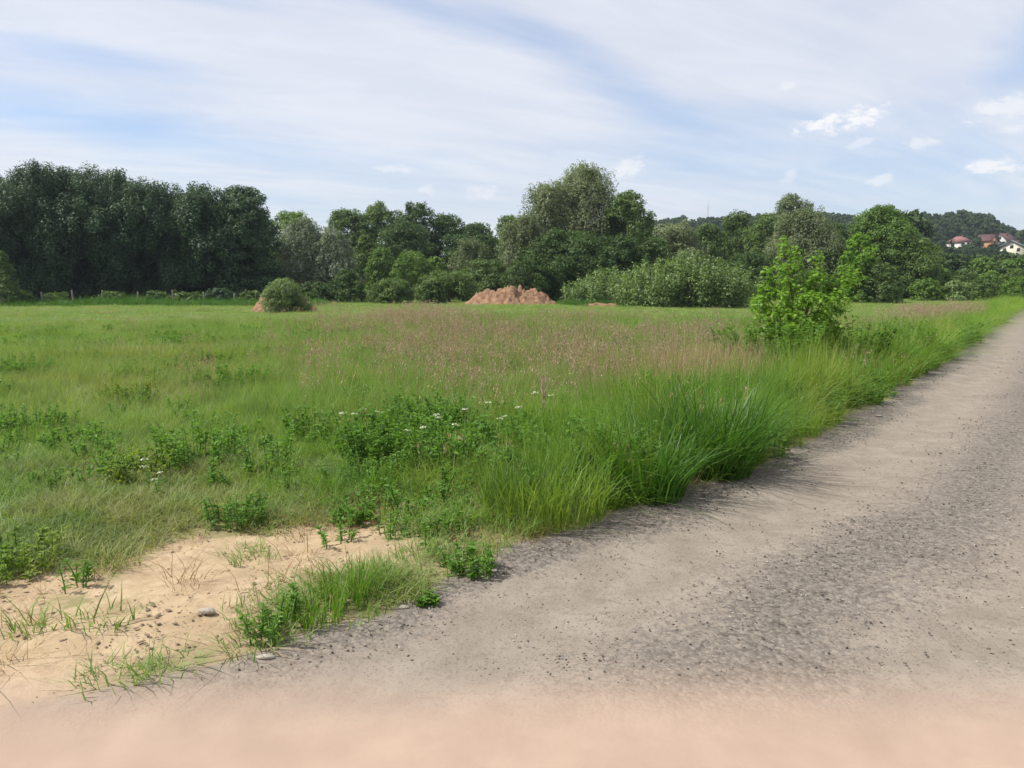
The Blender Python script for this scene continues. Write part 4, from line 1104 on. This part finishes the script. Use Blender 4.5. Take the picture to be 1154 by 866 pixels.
def house(name, label, px, py_base, D, w, d, wall_h, roof_h, rz, wall, roof, hip=False, wins=((0, 1),), chim=True):
    x, y, zb = at_dist(px, py_base, D); e = thing(name, label, 'house', (x, y, zb), None, rz)
    b = MB(); ov = .45
    if hip:
        b.box(-w / 2, w / 2, -d / 2, d / 2, -4, wall_h)
    else:
        V = [(-w / 2, -d / 2, -4), (w / 2, -d / 2, -4), (w / 2, d / 2, -4), (-w / 2, d / 2, -4), (-w / 2, -d / 2, wall_h), (w / 2, -d / 2, wall_h), (w / 2, d / 2, wall_h), (-w / 2, d / 2, wall_h),
             (0, -d / 2, wall_h + roof_h), (0, d / 2, wall_h + roof_h)]
        b.poly(V, [(0, 1, 5, 8, 4), (2, 3, 7, 9, 6), (1, 2, 6, 5), (3, 0, 4, 7), (0, 3, 2, 1), (4, 8, 9, 7), (5, 6, 9, 8)])
    b.build('wall', M[wall], e)
    rf = MB(); t = .22
    if hip:
        g = w * .22
        V = [(-w / 2 - ov, -d / 2 - ov, wall_h), (w / 2 + ov, -d / 2 - ov, wall_h), (w / 2 + ov, d / 2 + ov, wall_h), (-w / 2 - ov, d / 2 + ov, wall_h), (-g, 0, wall_h + roof_h), (g, 0, wall_h + roof_h)]
        V = [(a, b_, c_ + .03) for a, b_, c_ in V]
        rf.poly(V, [(0, 1, 5, 4), (2, 3, 4, 5), (1, 2, 5), (3, 0, 4), (0, 3, 2, 1)])
    else:
        sl = roof_h / (w / 2)
        for s in (-1, 1):
            xe = s * (w / 2 + ov); ze = wall_h - sl * ov + .03
            V = [(0, -d / 2 - ov, wall_h + roof_h + .03), (xe, -d / 2 - ov, ze), (xe, d / 2 + ov, ze), (0, d / 2 + ov, wall_h + roof_h + .03)]
            V += [(a, b_, c_ + t) for a, b_, c_ in V]
            rf.poly(V, [(0, 1, 2, 3), (4, 7, 6, 5), (0, 4, 5, 1), (1, 5, 6, 2), (2, 6, 7, 3), (3, 7, 4, 0)])
    ro = rf.build('roof', M[roof], e)
    if chim:
        cb = MB(); cb.box(w * .12, w * .12 + .5, -.25, .25, wall_h + roof_h * .55, wall_h + roof_h + .45); cb.build('chimney', M['roof_brown'], ro)
    for (face, u, zc, ww, hh) in wins:
        f = MB(); p = MB(); fr = .10
        if face == 'f':
            f.box(u - ww / 2 - fr, u + ww / 2 + fr, -d / 2 - .06, -d / 2 + .02, zc - hh / 2 - fr, zc + hh / 2 + fr); p.box(u - ww / 2, u + ww / 2, -d / 2 - .08, -d / 2 - .03, zc - hh / 2, zc + hh / 2)
        else:
            f.box(-w / 2 - .06, -w / 2 + .02, u - ww / 2 - fr, u + ww / 2 + fr, zc - hh / 2 - fr, zc + hh / 2 + fr); p.box(-w / 2 - .08, -w / 2 - .03, u - ww / 2, u + ww / 2, zc - hh / 2, zc + hh / 2)
        fo = f.build('window', M['wall_white'], e); p.build('pane', M['glass'], fo)
    return x, y
HOUSE_AT = []
x, y = house('house', 'white house with a red hipped roof left on the hillside', 1081, 281, 270, 6.6, 6.0, 2.1, 2.1, radians(24), 'wall_white', 'roof_red', True,
             (('f', -2.2, 1.4, 1.1, 1.2), ('f', 0.2, 1.4, 1.1, 1.2), ('f', 2.6, 1.4, 1.1, 1.2), ('s', 0, 1.4, 1.1, 1.2))); HOUSE_AT.append((x, y, 9))
x, y = house('house', 'house with a dark maroon roof and white gable on the hill', 1131, 278, 290, 5.4, 8.6, 2.0, 2.4, radians(-52), 'wall_white', 'roof_brown', False,
             (('f', 0, 3.0, 1.1, 1.1), ('f', -1.6, 1.2, 1.2, 1.2), ('s', -3, 1.2, 1.2, 1.2), ('s', 2, 1.2, 1.2, 1.2))); HOUSE_AT.append((x, y, 10))
x, y = house('house', 'small house with an orange gable beside the maroon roof', 1112, 278, 276, 4.2, 5.0, 2.0, 1.9, radians(30), 'wall_orange', 'roof_brown', False,
             (('f', 0, 1.2, 1.2, 1.2),), False); HOUSE_AT.append((x, y, 6))
x, y = house('house', 'cream house with a blue grey roof at the right edge', 1141, 291, 232, 6.2, 8.5, 3.0, 1.7, radians(-38), 'wall_cream', 'roof_grey', False,
             (('f', -1.7, 2.3, .7, .9), ('f', 1.7, 2.3, .7, .9), ('f', -1.7, .6, .8, .9), ('f', 1.7, .6, .8, .9), ('f', 0, 3.2, .7, .9))); HOUSE_AT.append((x, y, 9))
x, y = house('shed', 'small white shed below the red roofed house', 1084, 288, 240, 3.4, 3.0, 1.6, .9, radians(-50), 'wall_white', 'wall_white', False, (('f', 0, .8, .8, .8),), False)
bpy.data.objects['shed']['category'] = 'shed'; HOUSE_AT.append((x, y, 4))
far_woods()

GH = 'trees around the houses on the hill'
for lab, px, w, top, D in [('tall dark tree on the hill crest above the houses', 1088, 20, 245, 330), ('round dark tree right of the crest tree', 1104, 13, 254, 330),
                           ('small tree on the crest left of the maroon roof', 1115, 10, 260, 330), ('green tree between the red roof and orange gable', 1102, 14, 268, 262),
                           ('dark green tree hiding the foot of the red roofed house', 1090, 26, 277, 235), ('dark tree left of the cream house', 1119, 16, 276, 228),
                           ('round bush before the cream wall', 1132, 10, 283, 222), ('dark tree group left of the red roofed house', 1050, 44, 262, 225)]:
    plant('hill_tree', lab, 'tree', px, w, top, D, 'round', 'far_leaf', group=GH, leaf=.5, dens=.7)

def mast():
    x, y, zt = at_dist(798, 231, 520); z = tz(x, y); h = zt - z
    e = thing('radio_mast', 'thin lattice radio mast on the far skyline', 'mast', (x, y, z)); b = MB(); s = .55
    cs = [(s * cos(a), s * sin(a)) for a in (0, 2.094, 4.189)]
    for cx, cy in cs: b.tube([(cx, cy, 0), (cx, cy, h)], [.07, .07], 5)
    k = int(h / 1.5)
    for i in range(k):
        z0 = h * i / k; z1 = h * (i + 1) / k
        for q in range(3):
            p, o = cs[q], cs[(q + 1) % 3]; b.tube([(*p, z0), (*o, z1)], [.035, .035], 4)
    b.build('lattice', M['mast'], e); a = MB(); a.tube([(0, 0, h - .5), (0, 0, h + 3)], [.08, .03], 6); a.build('antenna', M['mast'], e)
mast()

# ------------------------------------------------------------------ air
def haze():
    b = MB(); b.box(-690, 690, -59, 1290, -8, 75)
    m = bpy.data.materials.new('haze'); m.use_nodes = True; m.node_tree.nodes.clear(); g = NT(m.node_tree)
    v = g.new('ShaderNodeVolumePrincipled'); v.inputs['Density'].default_value = .00026; v.inputs['Color'].default_value = (.72, .84, 1, 1); v.inputs['Anisotropy'].default_value = .3
    o = g.new('ShaderNodeOutputMaterial'); g.l.new(v.outputs[0], o.inputs['Volume'])
    h = b.build('haze', m); tag(h, 'thin blue haze lying over the far hillside', 'haze', None, 'stuff')
haze()
